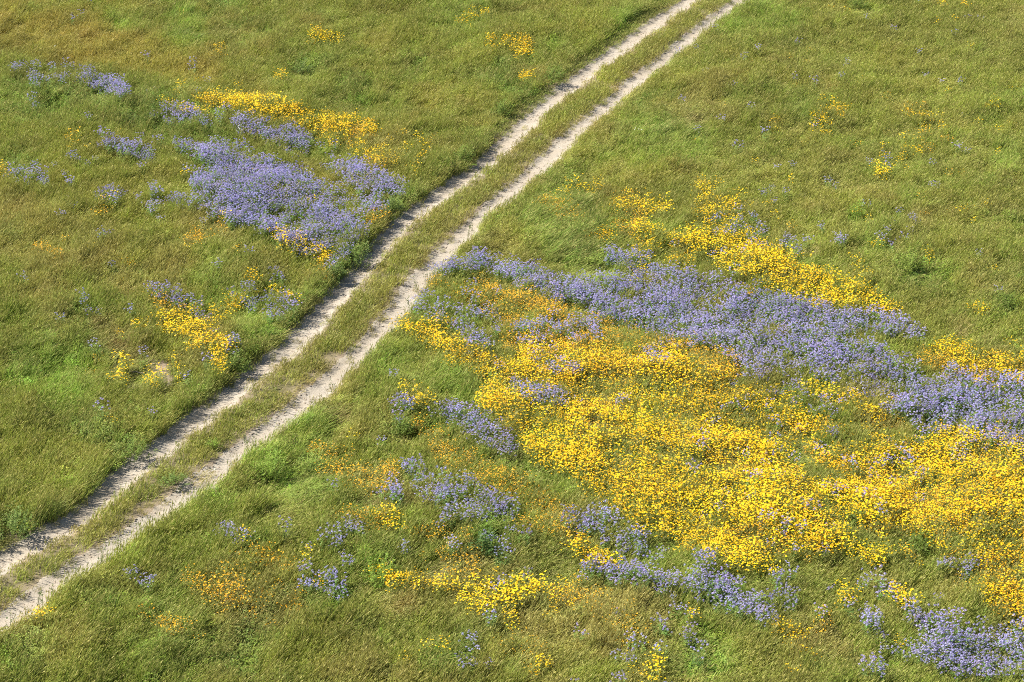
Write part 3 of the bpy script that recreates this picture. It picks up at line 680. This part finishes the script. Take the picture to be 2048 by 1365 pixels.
def rut_mesh(line, seed):
    pts = np.array(line)
    s = np.r_[0, np.cumsum(np.hypot(*np.diff(pts, axis=0).T))]
    t = np.arange(0, s[-1], .09)
    cx, cy = np.interp(t, s, pts[:, 0]), np.interp(t, s, pts[:, 1])
    tx, ty = np.gradient(cx), np.gradient(cy)
    k = np.hypot(tx, ty); nxn, nyn = ty / k, -tx / k
    cols = np.linspace(-1, 1, 13)
    hl = .40 + .07 * fbm(cx, cy, .8, 3, seed) + .06 * fbm(cx, cy, .2, 2, seed + 1)
    hr = .40 + .07 * fbm(cx, cy, .8, 3, seed + 2) + .06 * fbm(cx, cy, .2, 2, seed + 3)
    off = np.where(cols[None, :] < 0, cols[None, :] * hl[:, None], cols[None, :] * hr[:, None])
    x, y = cx[:, None] + nxn[:, None] * off, cy[:, None] + nyn[:, None] * off
    xf, yf = x.ravel(), y.ravel()
    z = terrain(xf, yf).reshape(x.shape)
    edge = 1 - np.abs(cols[None, :]) ** 4
    z = z + .014 * edge - .008 * (1 - edge) + .008 * fbm(xf, yf, .18, 3, seed + 7).reshape(x.shape) * edge
    ny_, nx_ = x.shape
    id_ = np.arange(ny_ * nx_).reshape(ny_, nx_)
    f = np.c_[id_[:-1, :-1].ravel(), id_[:-1, 1:].ravel(), id_[1:, 1:].ravel(), id_[1:, :-1].ravel()]
    me = bpy.data.meshes.new('dirt_track')
    me.from_pydata(np.c_[xf, yf, z.ravel()].tolist(), [], f.tolist())
    me.polygons.foreach_set('use_smooth', np.ones(len(f), bool))
    me.materials.append(M_TRACK)
    return me
for line, seed, lab in ((LINE_L, 31, 'pale dusty wheel rut under the shaded edge of the meadow'), (LINE_R, 57, 'pale dusty wheel rut along the meadow with the broad yellow drift')):
    o = bpy.data.objects.new('dirt_track', rut_mesh(line, seed)); COL.objects.link(o)
    o['kind'] = 'structure'; o['label'] = lab; o['category'] = 'track'

# ------------------------------------------------------------------ fields over the meadow
def jitter_points(step, seed):
    r = np.random.default_rng(seed)
    ys = np.arange(36.0, 89.0, step)
    out = []
    for y in ys:
        half = (y * CP + CAM_H * SP) * (W0 / 2 / FPX) + 2.2
        xs = np.arange(-half, half, step)
        out.append(np.c_[xs, np.full(len(xs), y)])
    p = np.vstack(out)
    p += r.uniform(-.5, .5, p.shape) * step * 1.1
    return p[:, 0], p[:, 1], r

class Field:
    def __init__(self, x, y):
        self.x, self.y = x, y
        self.dl, self.sl = line_dist(x, y, LINE_L)
        self.dr, self.sr = line_dist(x, y, LINE_R)
        self.z = terrain(x, y, self.dl, self.dr)
        self.u, self.v = to_pixel(x, y, self.z)
        self.wob = fbm(x, y, 1.0, 4, 41, .6)
        self.wl = .31 + .09 * fbm(x, y, .9, 3, 51) + .08 * fbm(x, y, .2, 2, 52)
        self.wr = .31 + .09 * fbm(x, y, .9, 3, 53) + .08 * fbm(x, y, .2, 2, 54)
        self.strip = (self.sl > 0) & (self.sr < 0)                          # between the ruts
        self.gap = np.minimum(self.dl - self.wl, self.dr - self.wr)       # distance to bare track
    def tone(self):
        x, y, u, v = self.x, self.y, self.u, self.v
        base = {'olive': (.262, .308, .038), 'green': (.155, .250, .028), 'lush': (.180, .330, .040), 'blue': (.115, .195, .042),
                'straw': (.36, .31, .105), 'gold': (.41, .315, .065), 'rust': (.29, .18, .085)}
        n1, n2, n3 = fbm(x, y, 6.0, 3, 61), fbm(x, y, 1.4, 4, 62), fbm(x, y, .5, 2, 63)
        w = {k: np.zeros(x.shape) for k in base}
        w['olive'] += .66
        w['green'] += np.clip(.55 + .6 * n1 + .8 * n2 + .3 * n3, 0, 2.0)
        w['straw'] += np.clip(-.06 - .55 * n2 + .6 * fbm(x, y, .8, 3, 64), 0, 1) * 1.1
        w['blue'] += np.clip(-.22 + .9 * fbm(x, y, 1.1, 3, 65), 0, 1) * 1.2
        w['lush'] += np.clip(-.3 + .9 * fbm(x, y, 1.8, 3, 60), 0, 1) * 1.4
        w['rust'] += np.clip(-.40 + .75 * fbm(x, y, .9, 3, 66), 0, 1) * .6
        for k, st in TONES.items():
            f = stroke_field(st, u, v, self.wob, .8) * (1 + .5 * fbm(x, y, .7, 3, 67))
            w[k] += 2.4 * np.clip(f, 0, 1.4)
        edge = np.clip(1 - self.gap / .35, 0, 1)
        w['rust'] += np.where(self.strip, 2.2, 1.0) * edge * np.clip(.6 + fbm(x, y, .8, 2, 68), 0, 1.5)
        w['olive'] += np.where(self.strip, .8, 0)
        w['straw'] += np.where(self.strip, .5, 0) * np.clip(.5 + n2, 0, 1)
        bank = (1 - sstep(.45, 1.1, self.dl)) * (self.sl < 0) * (self.gap > 0) * np.clip(.55 + .9 * fbm(x, y, 1.3, 3, 69), 0, 1)
        w['blue'] += 1.6 * bank; w['green'] += 1.8 * bank; self.bank = bank
        tot = sum(w.values())
        c = sum(np.array(base[k])[None, :] * (w[k] / tot)[:, None] for k in base)
        self.w = {k: w[k] / tot for k in w}
        return c

# ------------------------------------------------------------------ single plants that stand out
CLEAR = []                                   # (x, y, radius) round single plants where the grass keeps low
def thing(name, label, cat, u, v, group=None, rz=0.0, scale=1.0, clear=0.0):
    px, py, pz = at_pixel(u, v)
    if clear:
        CLEAR.append((px, py, clear))
    o = bpy.data.objects.new(name, None); o.empty_display_size = .1
    o.location = (px, py, pz); o.rotation_euler = (0, 0, rz); o.scale = (scale,) * 3
    COL.objects.link(o)
    o['label'] = label; o['category'] = cat
    if group:
        o['group'] = group
    return o

def part(name, me, parent, tint=None, M=None, bloom=None):
    o = bpy.data.objects.new(name, me); COL.objects.link(o); o.parent = parent
    if M is not None:
        o.matrix_local = M
    if tint:
        o['tint'] = list(tint)
    if bloom:
        o['bloom'] = list(bloom)
    return o

def bush(name, label, cat, u, v, R, H, tint, leaf=.06, wide=.019, stems=85, wind=.2, grassy=0):
    H *= 1.3
    t = thing(name, label, cat, u, v, clear=R)
    st, fo = MB(), MB()
    for _ in range(stems):
        a, q = rnd(0, 6.283), math.sqrt(random.random())
        q *= 1 + .28 * math.sin(2 * a + R * 40) + .2 * math.sin(5 * a + H * 30)
        h = H * max(.3, 1 - .55 * q * q) * rnd(.6, 1.15)
        b = Vector((math.cos(a) * q * R * .45, math.sin(a) * q * R * .45, -.02))
        tp = Vector((math.cos(a) * q * R + wind * h, math.sin(a) * q * R, h))
        sh = vary(.2, .07)
        if random.random() < .35:
            blade(st, b, h, .008, (tp.x - b.x, tp.y - b.y), rnd(0, 3), 1, sh, .2, 0, 3)
        for k in range(14):
            tt = rnd(.3, 1.02); pnt = b.lerp(tp, tt); pnt.z = b.z + (tp.z - b.z) * (1 - max(0.0, 1 - tt) ** 1.5)
            la = rnd(0, 6.283)
            d = Vector((math.cos(la) + wind, math.sin(la), rnd(-.1, .9))).normalized(); s = d.cross(Vector((0, 0, 1))).normalized()
            kite(fo, pnt, d, s, leaf * rnd(.6, 1.4), wide * rnd(.7, 1.3), 0, tuple(i * j for i, j in zip(sh, vary(.15, .06))), rnd(.4, .8) if random.random() < .04 else 0, rnd(0, .004))
    if grassy:
        g = grass_tuft(grassy, R * .9, H * .7, H * 1.25, .5, .1, .1, .010, wind + .5)
        fo.join(g, Matrix.Identity(4), 0)
    part('stem', st.mesh('bush_stem', [M_LEAF]), t, tint)
    part('foliage', fo.mesh('bush_foliage', [M_LEAF]), t, tint)
    return t

G1, G2, G3, GB = (.175, .265, .034), (.20, .265, .045), (.13, .185, .030), (.125, .185, .038)
bush('green_bush', 'rounded bright green bush with dark base alone in olive grass beyond the yellow drift', 'bush', 1705, 455, .36, .62, G1)
bush('green_bush', 'bushy bright green clump with a dark hollow below, between the rut and orange daisies', 'bush', 535, 968, .50, .62, G1, grassy=60)
bush('green_bush', 'green clump with pale arching shoots next to the dark-hollowed bush', 'bush', 607, 962, .42, .55, G2, grassy=80, wind=.35)
bush('swept_clump', 'pale green sprawling clump pressed over below the dark-hollowed bush', 'plant', 590, 1012, .60, .38, G2, .06, .012, 80, .8, grassy=90)
bush('leafy_bush', 'dark blue-green leafy bush overhanging the rut at the tip of the purple drift', 'bush', 713, 536, .38, .58, GB)
bush('leafy_bush', 'dark leafy bush leaning over the shaded rut below the short purple tufts', 'bush', 672, 566, .28, .42, GB)
bush('leafy_bush', 'big dark leafy bush hanging over the lowest stretch of the shaded rut', 'bush', 22, 1082, .50, .62, GB)
bush('leafy_bush', 'dark green leafy bush under the bright yellow patch at the rut edge', 'bush', 468, 748, .36, .48, G3)
bush('leafy_bush', 'blue-green leafy bush where the purple drift meets the shaded rut', 'bush', 778, 430, .34, .45, GB)
bush('leafy_bush', 'dense green bank of leaves shading the rut beside the blue-green weeds', 'bush', 262, 925, .50, .52, G3)
bush('leafy_clump', 'blue-green leafy clump growing on the strip between the ruts', 'plant', 345, 972, .34, .24, GB, .045, .016, 60, .1)
bush('leafy_clump', 'small fresh green tuft with straight leaves on the strip between the ruts', 'plant', 425, 900, .18, .24, G1, .05, .012, 30, .1, grassy=40)
bush('green_bush', 'feathery bright green bush beside the purple and golden patches of the lower meadow', 'bush', 752, 1178, .48, .55, G1, grassy=60)
bush('green_bush', 'compact green bush between golden flowers in the lower meadow', 'bush', 965, 1112, .38, .45, (.09, .16, .04))
bush('green_bush', 'dark green bush with a few lavender blooms beside the thin golden flowers', 'bush', 800, 882, .32, .45, G3)
bush('green_bush', 'dark green tangle at the near tip of the upper purple band', 'bush', 1178, 545, .45, .45, G2, grassy=60, wind=.6)
bush('green_bush', 'green bush in olive grass beside the scattered lavender flowers', 'bush', 1805, 545, .42, .45, G2, grassy=50)
bush('green_bush', 'dark green low bush in olive grass near the end of the purple band', 'bush', 2005, 625, .42, .38, G3)
bush('green_bush', 'deep green leafy bush among the long purple band', 'bush', 1660, 718, .36, .42, G3)
bush('green_bush', 'dark green bush inside the lower end of the broad yellow drift', 'bush', 1705, 1062, .34, .40, G3)
bush('green_bush', 'dark green bush in the clearing below the broad yellow drift', 'bush', 1835, 1112, .38, .42, G3)
bush('green_bush', 'deep green bush among the lavender patch of the lower meadow', 'bush', 1425, 1215, .36, .45, (.08, .15, .035))
bush('green_bush', 'tall dark bush on the bank of the track before it leaves the meadow', 'bush', 1105, 170, .45, .50, G3)
bush('green_bush', 'dark green bush in the bank where the shoulder of the track narrows', 'bush', 1000, 238, .38, .45, G3)
bush('green_bush', 'dark rounded bush on the bank above the shaded rut, past the purple drift', 'bush', 925, 332, .42, .48, G3)
bush('green_bush', 'blue-green bush in the far grass beside the small yellow tuft', 'bush', 600, 152, .50, .40, GB)
bush('green_bush', 'dark leafy bush in the far olive field near the meadow edge', 'bush', 1712, 22, .50, .45, G3)

STR, STR2 = (.42, .36, .16), (.32, .25, .11)
def tussock(label, u, v, R, H, tint, wind=.8, n=150):
    t = thing('dry_tussock', label, 'tussock', u, v, clear=R * .8)
    H *= 1.35
    part('blades', grass_tuft(n, R, H * .7, H * 1.2, .4, .25, .45, .009, wind).mesh('tussock_blades', [M_GRASS]), t, tint)
tussock('pale straw tussock beside the far yellow drift and lavender stems', 1612, 522, .26, .34, STR)
tussock('pale dry tussock in front of the far yellow patch at the purple band end', 1912, 684, .30, .36, STR)
tussock('brown dry tussock leaning over the dark hole in the broad yellow drift', 1308, 902, .36, .36, STR2, 1.2)
tussock('tan tussock swept sideways past the dark hole in the yellow drift', 1400, 925, .40, .30, STR2, 1.5)
tussock('olive tussock swept sideways inside the yellow drift beyond the dark hole', 1480, 935, .40, .32, (.19, .17, .05), 1.5)
tussock('brown tussock over bare ground in the upper yellow drift', 1185, 852, .36, .34, STR2, 1.0)
tussock('dry tan tussock near the golden fringe of the yellow drift', 1360, 782, .30, .28, (.24, .20, .08), 1.2)
tussock('pale swept tussock between the yellow patches of the lower meadow', 868, 1158, .40, .30, STR, 1.5)
tussock('grey-brown matted tussock beside the rut and the green bank', 665, 838, .40, .25, STR2, 1.3)
tussock('tan matted tussock beside the golden patch of the lower meadow', 735, 1018, .45, .28, (.25, .20, .08), 1.4)
tussock('pale grass tussock swept over beside the track in the far green field', 1385, 248, .50, .34, (.24, .21, .09), 1.2)
tussock('rusty dry tussock behind the bare pale soil', 232, 700, .40, .24, (.20, .115, .05), .5)
tussock('straw tussock pressed flat on the edge of the sunny rut', 398, 962, .34, .16, STR, 1.0)

# upright weeds along the sunny rut
weeds = []
for _ in range(3):
    st, fo = MB(), MB()
    for _k in range(3):
        b = Vector((rnd(-.03, .03), rnd(-.03, .03), -.02)); h = rnd(.38, .55); tp = b + Vector((rnd(-.08, .12), rnd(-.06, .06), h))
        blade(st, b, h, .010, (tp.x - b.x, tp.y - b.y), rnd(0, 3), 1, vary(.2, .05), .25, 0, 3)
        for j in range(16):
            q = rnd(.2, 1); pnt = b.lerp(tp, q); la = rnd(0, 6.283)
            d = Vector((math.cos(la), math.sin(la), .5)).normalized(); s = d.cross(Vector((0, 0, 1))).normalized()
            kite(fo, pnt, d, s, rnd(.03, .06), rnd(.012, .02), 0, vary(.25, .08), rnd(.3, .7) if random.random() < .2 else 0)
    weeds.append((st.mesh('weed_stem', [M_LEAF]), fo.mesh('weed_leaves', [M_LEAF])))
for k, (u, v) in enumerate([(943, 474), (936, 484), (868, 556), (852, 572), (836, 596), (818, 628), (806, 650), (795, 664), (783, 684), (762, 714), (742, 738), (722, 752), (700, 776), (668, 800), (512, 908), (498, 916), (238, 1112), (205, 1132),
                            (200, 1142), (150, 1172), (132, 1186), (84, 1222), (78, 1226), (108, 1204), (20, 1262)]):
    t = thing('upright_weed', 'thin dark upright weed standing at the meadow edge of the sunny rut', 'weed', u, v, 'upright weeds along the sunny rut', rnd(0, 6.28), rnd(.85, 1.25), .05)
    a, b = weeds[k % 3]
    part('stem', a, t, (.10, .12, .04)); part('leaves', b, t, (.08, .115, .035))

# white flowers, tall yellow stalks
def flower_tuft(name, label, u, v, n, spread, h, kind, bloom, leafc):
    t = thing(name, label, 'wildflower', u, v, clear=.12)
    h *= 1.5
    st = MB(); tips = []
    for _ in range(n):
        a, q = rnd(0, 6.283), spread * math.sqrt(random.random()); hh = h * rnd(.8, 1.15)
        b = Vector((math.cos(a) * q * .4, math.sin(a) * q * .4, -.01)); tp = Vector((math.cos(a) * q, math.sin(a) * q, hh))
        blade(st, b, hh, .008, (tp.x - b.x, tp.y - b.y), rnd(0, 3), 1, vary(.2, .05), .1, 0, 2); tips.append(tp)
        for _k in range(5):
            pnt = b.lerp(tp, rnd(.1, .7)); la = rnd(0, 6.28); d = Vector((math.cos(la), math.sin(la), .4)).normalized()
            kite(st, pnt, d, d.cross(Vector((0, 0, 1))).normalized(), .06, .014, 0, vary(.2, .06))
    part('foliage', st.mesh('tuft_foliage', [M_LEAF]), t, leafc)
    for tp in tips:
        part('flower_head', random.choice(HEAD_MESH[kind]), t, None, Matrix.Translation(tp) @ Euler((rnd(-.4, .4), rnd(-.4, .4), rnd(0, 6))).to_matrix().to_4x4(), bloom)
flower_tuft('white_flower', 'small white flower plant at the upper edge of the purple drift', 475, 292, 5, .12, .36, 'purple', (.75, .75, .72), G2)
flower_tuft('white_flower', 'small white flower plant in green grass beside the track', 1275, 290, 5, .14, .32, 'purple', (.78, .76, .70), G2)
flower_tuft('white_flower', 'pale flower plant at the edge of the golden far grass', 113, 120, 2, .08, .30, 'purple', (.70, .72, .66), G2)
t = thing('flower_stalk', 'two tall pale yellow flower stalks standing in far green grass', 'wildflower', 363, 50)
st, fl = MB(), MB()
for dx in (-.06, .07):
    tip = blade(st, (dx, 0, 0), .60, .012, (.03, 0), 0, 1, (1, 1, 1), .4, 0, 3)
    for k in range(30):
        q = rnd(.25, 1); la = rnd(0, 6.28); d = Vector((math.cos(la), math.sin(la), .6)).normalized()
        kite(fl, (dx + .03 * q ** 1.7, 0, .56 * q), d, d.cross(Vector((0, 0, 1))).normalized(), rnd(.025, .04), .018, 0, vary(.15, .05))
part('stem', st.mesh('stalk_stem', [M_LEAF]), t, (.16, .18, .04)); part('blossoms', fl.mesh('stalk_blossoms', [M_PETAL]), t, None, None, (.55, .45, .06))

# grass
x, y, r = jitter_points(.158, 101)
F = Field(x, y)
tint = F.tone()
bare_f = stroke_field(BARE, F.u, F.v, F.wob)
prob = np.where(F.gap > 0, 1.0, 0.0)
prob = np.where(F.strip, np.clip(.78 + .5 * fbm(x, y, .7, 3, 76), .3, 1), 1.0) * prob * np.where(F.strip, .55 + .45 * sstep(0, .2, F.gap), 1)
prob = np.maximum(prob, .16 * (F.gap > -.12)); prob = np.maximum(prob, .03 * (F.gap <= -.12))
prob *= 1 - .92 * sstep(.25, .7, bare_f)
prob *= np.clip(1.05 + .35 * fbm(x, y, .6, 3, 71), .5, 1)
lod = stroke_field(LODGED, F.u, F.v, F.wob, .7)
shoulder = (F.sl < 0) & (F.dl < (.80 + .22 * fbm(x, y, 1.5, 2, 72)) * sstep(360, 240, F.v))
keep = r.random(len(x)) < prob
short = F.strip | shoulder
hgt = .80 + .24 * fbm(x, y, 2.0, 3, 73) + .26 * fbm(x, y, .55, 2, 74) + .25 * (F.w['lush'] + F.w['blue']) - .25 * F.w['rust'] - .12 * F.w['gold']
near = sstep(0, .30, F.gap)
hgt = np.where(short, np.where(shoulder, .65, 1.0) * (.95 + .35 * fbm(x, y, .6, 3, 75)) * (.5 + .5 * near), hgt * np.where(F.sl < 0, .85 + .15 * near, .65 + .35 * near))
low = stroke_field(LOW, F.u, F.v, F.wob, .6)
hgt = hgt * (1 - .62 * low) * (1 + .30 * F.bank)
hgt = np.clip(hgt, .25, 1.5) * r.uniform(.8, 1.2, len(x))
rr = r.random(len(x))
soft_p = np.clip(F.w['lush'] * 1.3 + F.w['green'] * .5, 0, .8)
leaf_p = np.clip(F.w['blue'] * 1.6 + F.w['lush'] * .35, 0, .7)
def pickr(lo_hi):
    return r.integers(lo_hi[0], lo_hi[1], len(x))
pick = np.where(rr < soft_p, pickr(SOFT), pickr(FIELD))
pick = np.where(r.random(len(x)) < leaf_p, pickr(LEAFY), pick)
pick = np.where(r.random(len(x)) < .85 * lod + .04, pickr(SWEPT), pick)
pick = np.where(short | (F.gap < .05), pickr(SHORT), pick)
wid = r.uniform(.9, 1.2, len(x)) * np.where(F.gap < .08, .6, 1)
rot = np.c_[r.normal(0, .10, len(x)), r.normal(0, .10, len(x)), r.normal(0, .45, len(x))]
tint = tint * (1 + .22 * fbm(x, y, .9, 3, 79) + .10 * fbm(x, y, 3.5, 2, 78))[:, None] * r.uniform(.74, 1.24, len(x))[:, None] * (1 + r.normal(0, .05, (len(x), 3)))
for cx_, cy_, cr_ in CLEAR:
    q_ = np.hypot((x - cx_) / cr_, (y - cy_ + .45 * cr_) / (1.5 * cr_))
    keep &= ~(np.hypot(x - cx_, y - cy_) < .5 * cr_)
    hgt = hgt * (1 - .5 * (1 - sstep(.7, 1.35, q_)))
sel = keep
scatter('meadow_grass', GRASS_COL, np.c_[x, y, F.z][sel], pick[sel], rot[sel], np.c_[wid, wid, hgt][sel], np.clip(tint[sel], .01, 1), None,
        'olive and green wild grass covering the whole meadow and the strip between the ruts', 'grass')

# flowers
ZONE = {
 'yellow': {'A': 'the bright yellow band behind the purple drift', 'B': 'the short strips edging the purple drift', 'C': 'the yellow patch beside the bare pale soil and the shaded rut',
            'D': 'the broad yellow drift between the purple bands', 'E': 'the drift bordering the upper long purple band', 'F': 'the small patches below the broad yellow drift',
            'G': 'the yellow patch at the far end of the long purple band', 'H': 'the golden slope past the broad yellow drift', 'S': 'the scattered tufts in open grass', 'R': 'olive grass beyond all drifts'},
 'gold': {'L': 'the thin tufts near the purple drift', 'E': 'the patch at the upper tip of the far drift', 'D': 'the golden fringes of the broad yellow drift', 'F': 'the golden patches below the broad yellow drift',
          'G': 'the carpet at the end of the long purple band', 'H': 'the golden slope past the broad yellow drift', 'R': 'olive grass beyond all drifts'},
 'purple': {'PL': 'the purple drift beside the shaded rut', 'PC': 'the small purple tufts around the yellow patch by the bare soil', 'PR': 'the long purple band above the yellow drift',
            'PM': 'the small purple patches inside the broad yellow drift', 'PF': 'the purple patches below the broad yellow drift'},
}
SPEC = {'yellow': (YELLOW, .118, 'yellow_daisy', 'yellow daisy plant in ', 'daisy', (.22, .25, .05), (.80, .575, .005)),
        'gold': (GOLD, .118, 'golden_daisy', 'small golden daisy plant in ', 'daisy', (.28, .25, .065), (.70, .405, .015)),
        'purple': (PURPLE, .126, 'phacelia_plant', 'tall lavender flower plant in ', 'wildflower', (.14, .22, .055), (.425, .39, .66))}
for kind, (strokes, step, name, lab, cat, leafc, bloomc) in SPEC.items():
    x, y, r = jitter_points(step, {'yellow': 201, 'gold': 202, 'purple': 203}[kind])
    F = Field(x, y)
    # the strokes were read off the blooms, which stand above the ground
    u2, v2 = to_pixel(x, y, F.z + {'yellow': .36, 'gold': .3, 'purple': .44}[kind])
    d, zi = stroke_field(strokes, u2, v2, F.wob + .5 * fbm(x, y, .35, 2, 81), .62, True)
    clump = np.clip(.95 + .75 * fbm(x, y, .75, 3, 82 + len(kind)), .15, 1.3)
    d = np.where(d > .05, d * clump, d)
    d *= 1 - stroke_field(GAPS, u2, v2, F.wob, .6)
    d *= (F.gap > .10) & ~F.strip
    if kind == 'gold':
        d = np.where(d > .1, d * 1.5, d)
    keep = r.random(len(x)) < d
    n = int(keep.sum())
    x, y, z, zi = x[keep], y[keep], F.z[keep], zi[keep]
    s = r.uniform(.8, 1.2, n) * (1 + .15 * fbm(x, y, .8, 2, 91))
    size = np.c_[s, s, s * r.uniform(.85, 1.15, n)]
    rot = np.c_[r.normal(0, .10, n), r.normal(.04, .10, n), r.uniform(-math.pi, math.pi, n)]
    pick = r.integers(0, 4, n)
    tint = np.array(leafc)[None, :] * r.uniform(.75, 1.25, n)[:, None] * (1 + r.normal(0, .06, (n, 3)))
    bl = np.array(bloomc)[None, :] * r.uniform(.86, 1.08, n)[:, None] * (1 + r.normal(0, .035, (n, 3)))
    if kind == 'yellow':                                  # some plants deeper in colour
        bl[:, 1] *= 1 - .15 * np.clip(.15 + .9 * fbm(x, y, 1.2, 3, 95), 0, 1)
    if kind == 'purple':                                  # older heads greyer and darker
        old = np.clip(.25 + .8 * fbm(x, y, .6, 3, 96) + r.normal(0, .25, n), 0, 1)
        bl *= (1 - .33 * old)[:, None]; bl[:, 2] *= 1 + .06 * old
    tint, bl = np.clip(tint, .01, 1), np.clip(bl, .005, 1)
    u, v = to_pixel(x, y, z + .2)
    inside = (u > 12) & (u < W0 - 12) & (v > 12) & (v < H0 - 12)
    dist = np.hypot(np.hypot(x, y), CAM_H)
    order = np.argsort(-(s / dist) * inside)
    solo = np.zeros(n, bool); solo[order[:300]] = True
    scatter(name + '_mass', FLOWER_COL[kind], np.c_[x, y, z][~solo], pick[~solo], rot[~solo], size[~solo], tint[~solo], bl[~solo],
            {'yellow': 'mass of smaller yellow daisies filling the drifts', 'gold': 'mass of tiny golden daisies fringing the drifts', 'purple': 'mass of smaller lavender flowers filling the purple drifts'}[kind], 'flowers')
    for i in np.nonzero(solo)[0]:
        root = bpy.data.objects.new(name, None)
        root.empty_display_size = .1
        root.location = (x[i], y[i], z[i]); root.rotation_euler = rot[i]; root.scale = size[i]
        COL.objects.link(root)
        zone = ZONE[kind][strokes[zi[i]][1]]
        root['label'] = lab + zone; root['category'] = cat; root['group'] = name.replace('_', ' ') + ' plants in ' + zone
        pk = int(pick[i])
        fo = bpy.data.objects.new('foliage', FOL_MESH[kind][pk]); COL.objects.link(fo); fo.parent = root
        fo['tint'] = [float(q) for q in tint[i]]
        for hi, M in PLANTS[kind][pk][1]:
            ho = bpy.data.objects.new('flower_head', HEAD_MESH[kind][hi]); COL.objects.link(ho); ho.parent = root
            ho.matrix_local = M
            ho['bloom'] = [float(q) for q in bl[i]]
    print(kind, n)

# ------------------------------------------------------------------ small things: stones, clods, a dead stick
def rock_arrays(r):
    vs = []
    for q in ((1, 0, 0), (-1, 0, 0), (0, 1, 0), (0, -1, 0), (0, 0, 1), (0, 0, -1), (.6, .6, .5), (-.6, .6, .5), (-.6, -.6, .5), (.6, -.6, .5)):
        vs.append(tuple(c * r * rnd(.75, 1.2) * (1, 1, .65)[k] for k, c in enumerate(q)))
    fs = [(4, 6, 7), (4, 7, 8), (4, 8, 9), (4, 9, 6), (6, 0, 2), (6, 2, 7), (7, 2, 1), (7, 1, 8), (8, 1, 3), (8, 3, 9), (9, 3, 0), (9, 0, 6), (5, 2, 0), (5, 1, 2), (5, 3, 1), (5, 0, 3)]
    return vs, fs
for (u, v, rad, lab) in ((356, 984, .045, 'small white stone lying at the edge of the sunny rut by the flattened straw'), (344, 690, .04, 'small white stone in the grass beside the bare pale soil'), (430, 940, .03, 'small pale stone in the middle of the sunny rut')):
    px, py, pz = at_pixel(u, v)
    vs, fs = rock_arrays(rad)
    me = bpy.data.meshes.new('stone'); me.from_pydata(vs, [], fs); me.materials.append(M_STONE)
    o = bpy.data.objects.new('stone', me); COL.objects.link(o); o.location = (px, py, pz + rad * .35)
    o['label'] = lab; o['category'] = 'stone'
V_, F_ = [], []
for line in (LINE_L, LINE_R):
    seg = np.diff(line, axis=0)
    for _ in range(2600):
        k = random.randrange(len(seg)); t_ = random.random(); p0 = line[k] + seg[k] * t_
        nrm = np.array([seg[k][1], -seg[k][0]]) / np.hypot(*seg[k])
        q = p0 + nrm * rnd(-.36, .36)
        V_.append((q[0], q[1]))
P_ = np.array(V_); zz = terrain(P_[:, 0], P_[:, 1])
vv_, ff_ = [], []
for (qx, qy), qz in zip(P_, zz):
    vs, fs = rock_arrays(min(.03, .007 / max(.2, random.random())))
    o_ = len(vv_)
    vv_ += [(qx + a_, qy + b_, qz + .012 + c_) for a_, b_, c_ in vs]; ff_ += [tuple(i_ + o_ for i_ in f_) for f_ in fs]
me = bpy.data.meshes.new('gravel'); me.from_pydata(vv_, [], ff_); me.materials.append(M_CLOD)
o = bpy.data.objects.new('gravel', me); COL.objects.link(o)
o['kind'] = 'stuff'; o['label'] = 'crumbs of dry earth and grit lying in the wheel ruts'; o['category'] = 'gravel'

px, py, pz = at_pixel(272, 752)
mb = MB(); prev = None
n = 8; L = .6
for k in range(9):
    t_ = k / 8; cx, cz = (t_ - .5) * L, .05 + .10 * t_ + .015 * math.sin(k * 1.7); cyy = .02 * math.sin(k * 2.1); rr_ = .016 * (1 - .6 * t_)
    mb.v += [(cx, cyy + math.cos(6.283 * j / n) * rr_, cz + math.sin(6.283 * j / n) * rr_) for j in range(n)]
    mb.sh += [(1, 1, 1)] * n; mb.dr += [0] * n
    if k:
        mb.f += [((k - 1) * n + j, (k - 1) * n + (j + 1) % n, k * n + (j + 1) % n, k * n + j) for j in range(n)]; mb.mi += [0] * n
o = bpy.data.objects.new('dead_stick', mb.mesh('dead_stick', [M_WOOD])); COL.objects.link(o)
o.location = (px, py, pz); o.rotation_euler = (0, 0, math.radians(-35))
o['label'] = 'thin grey dead stick lying in grass below the bare pale soil'; o['category'] = 'stick'
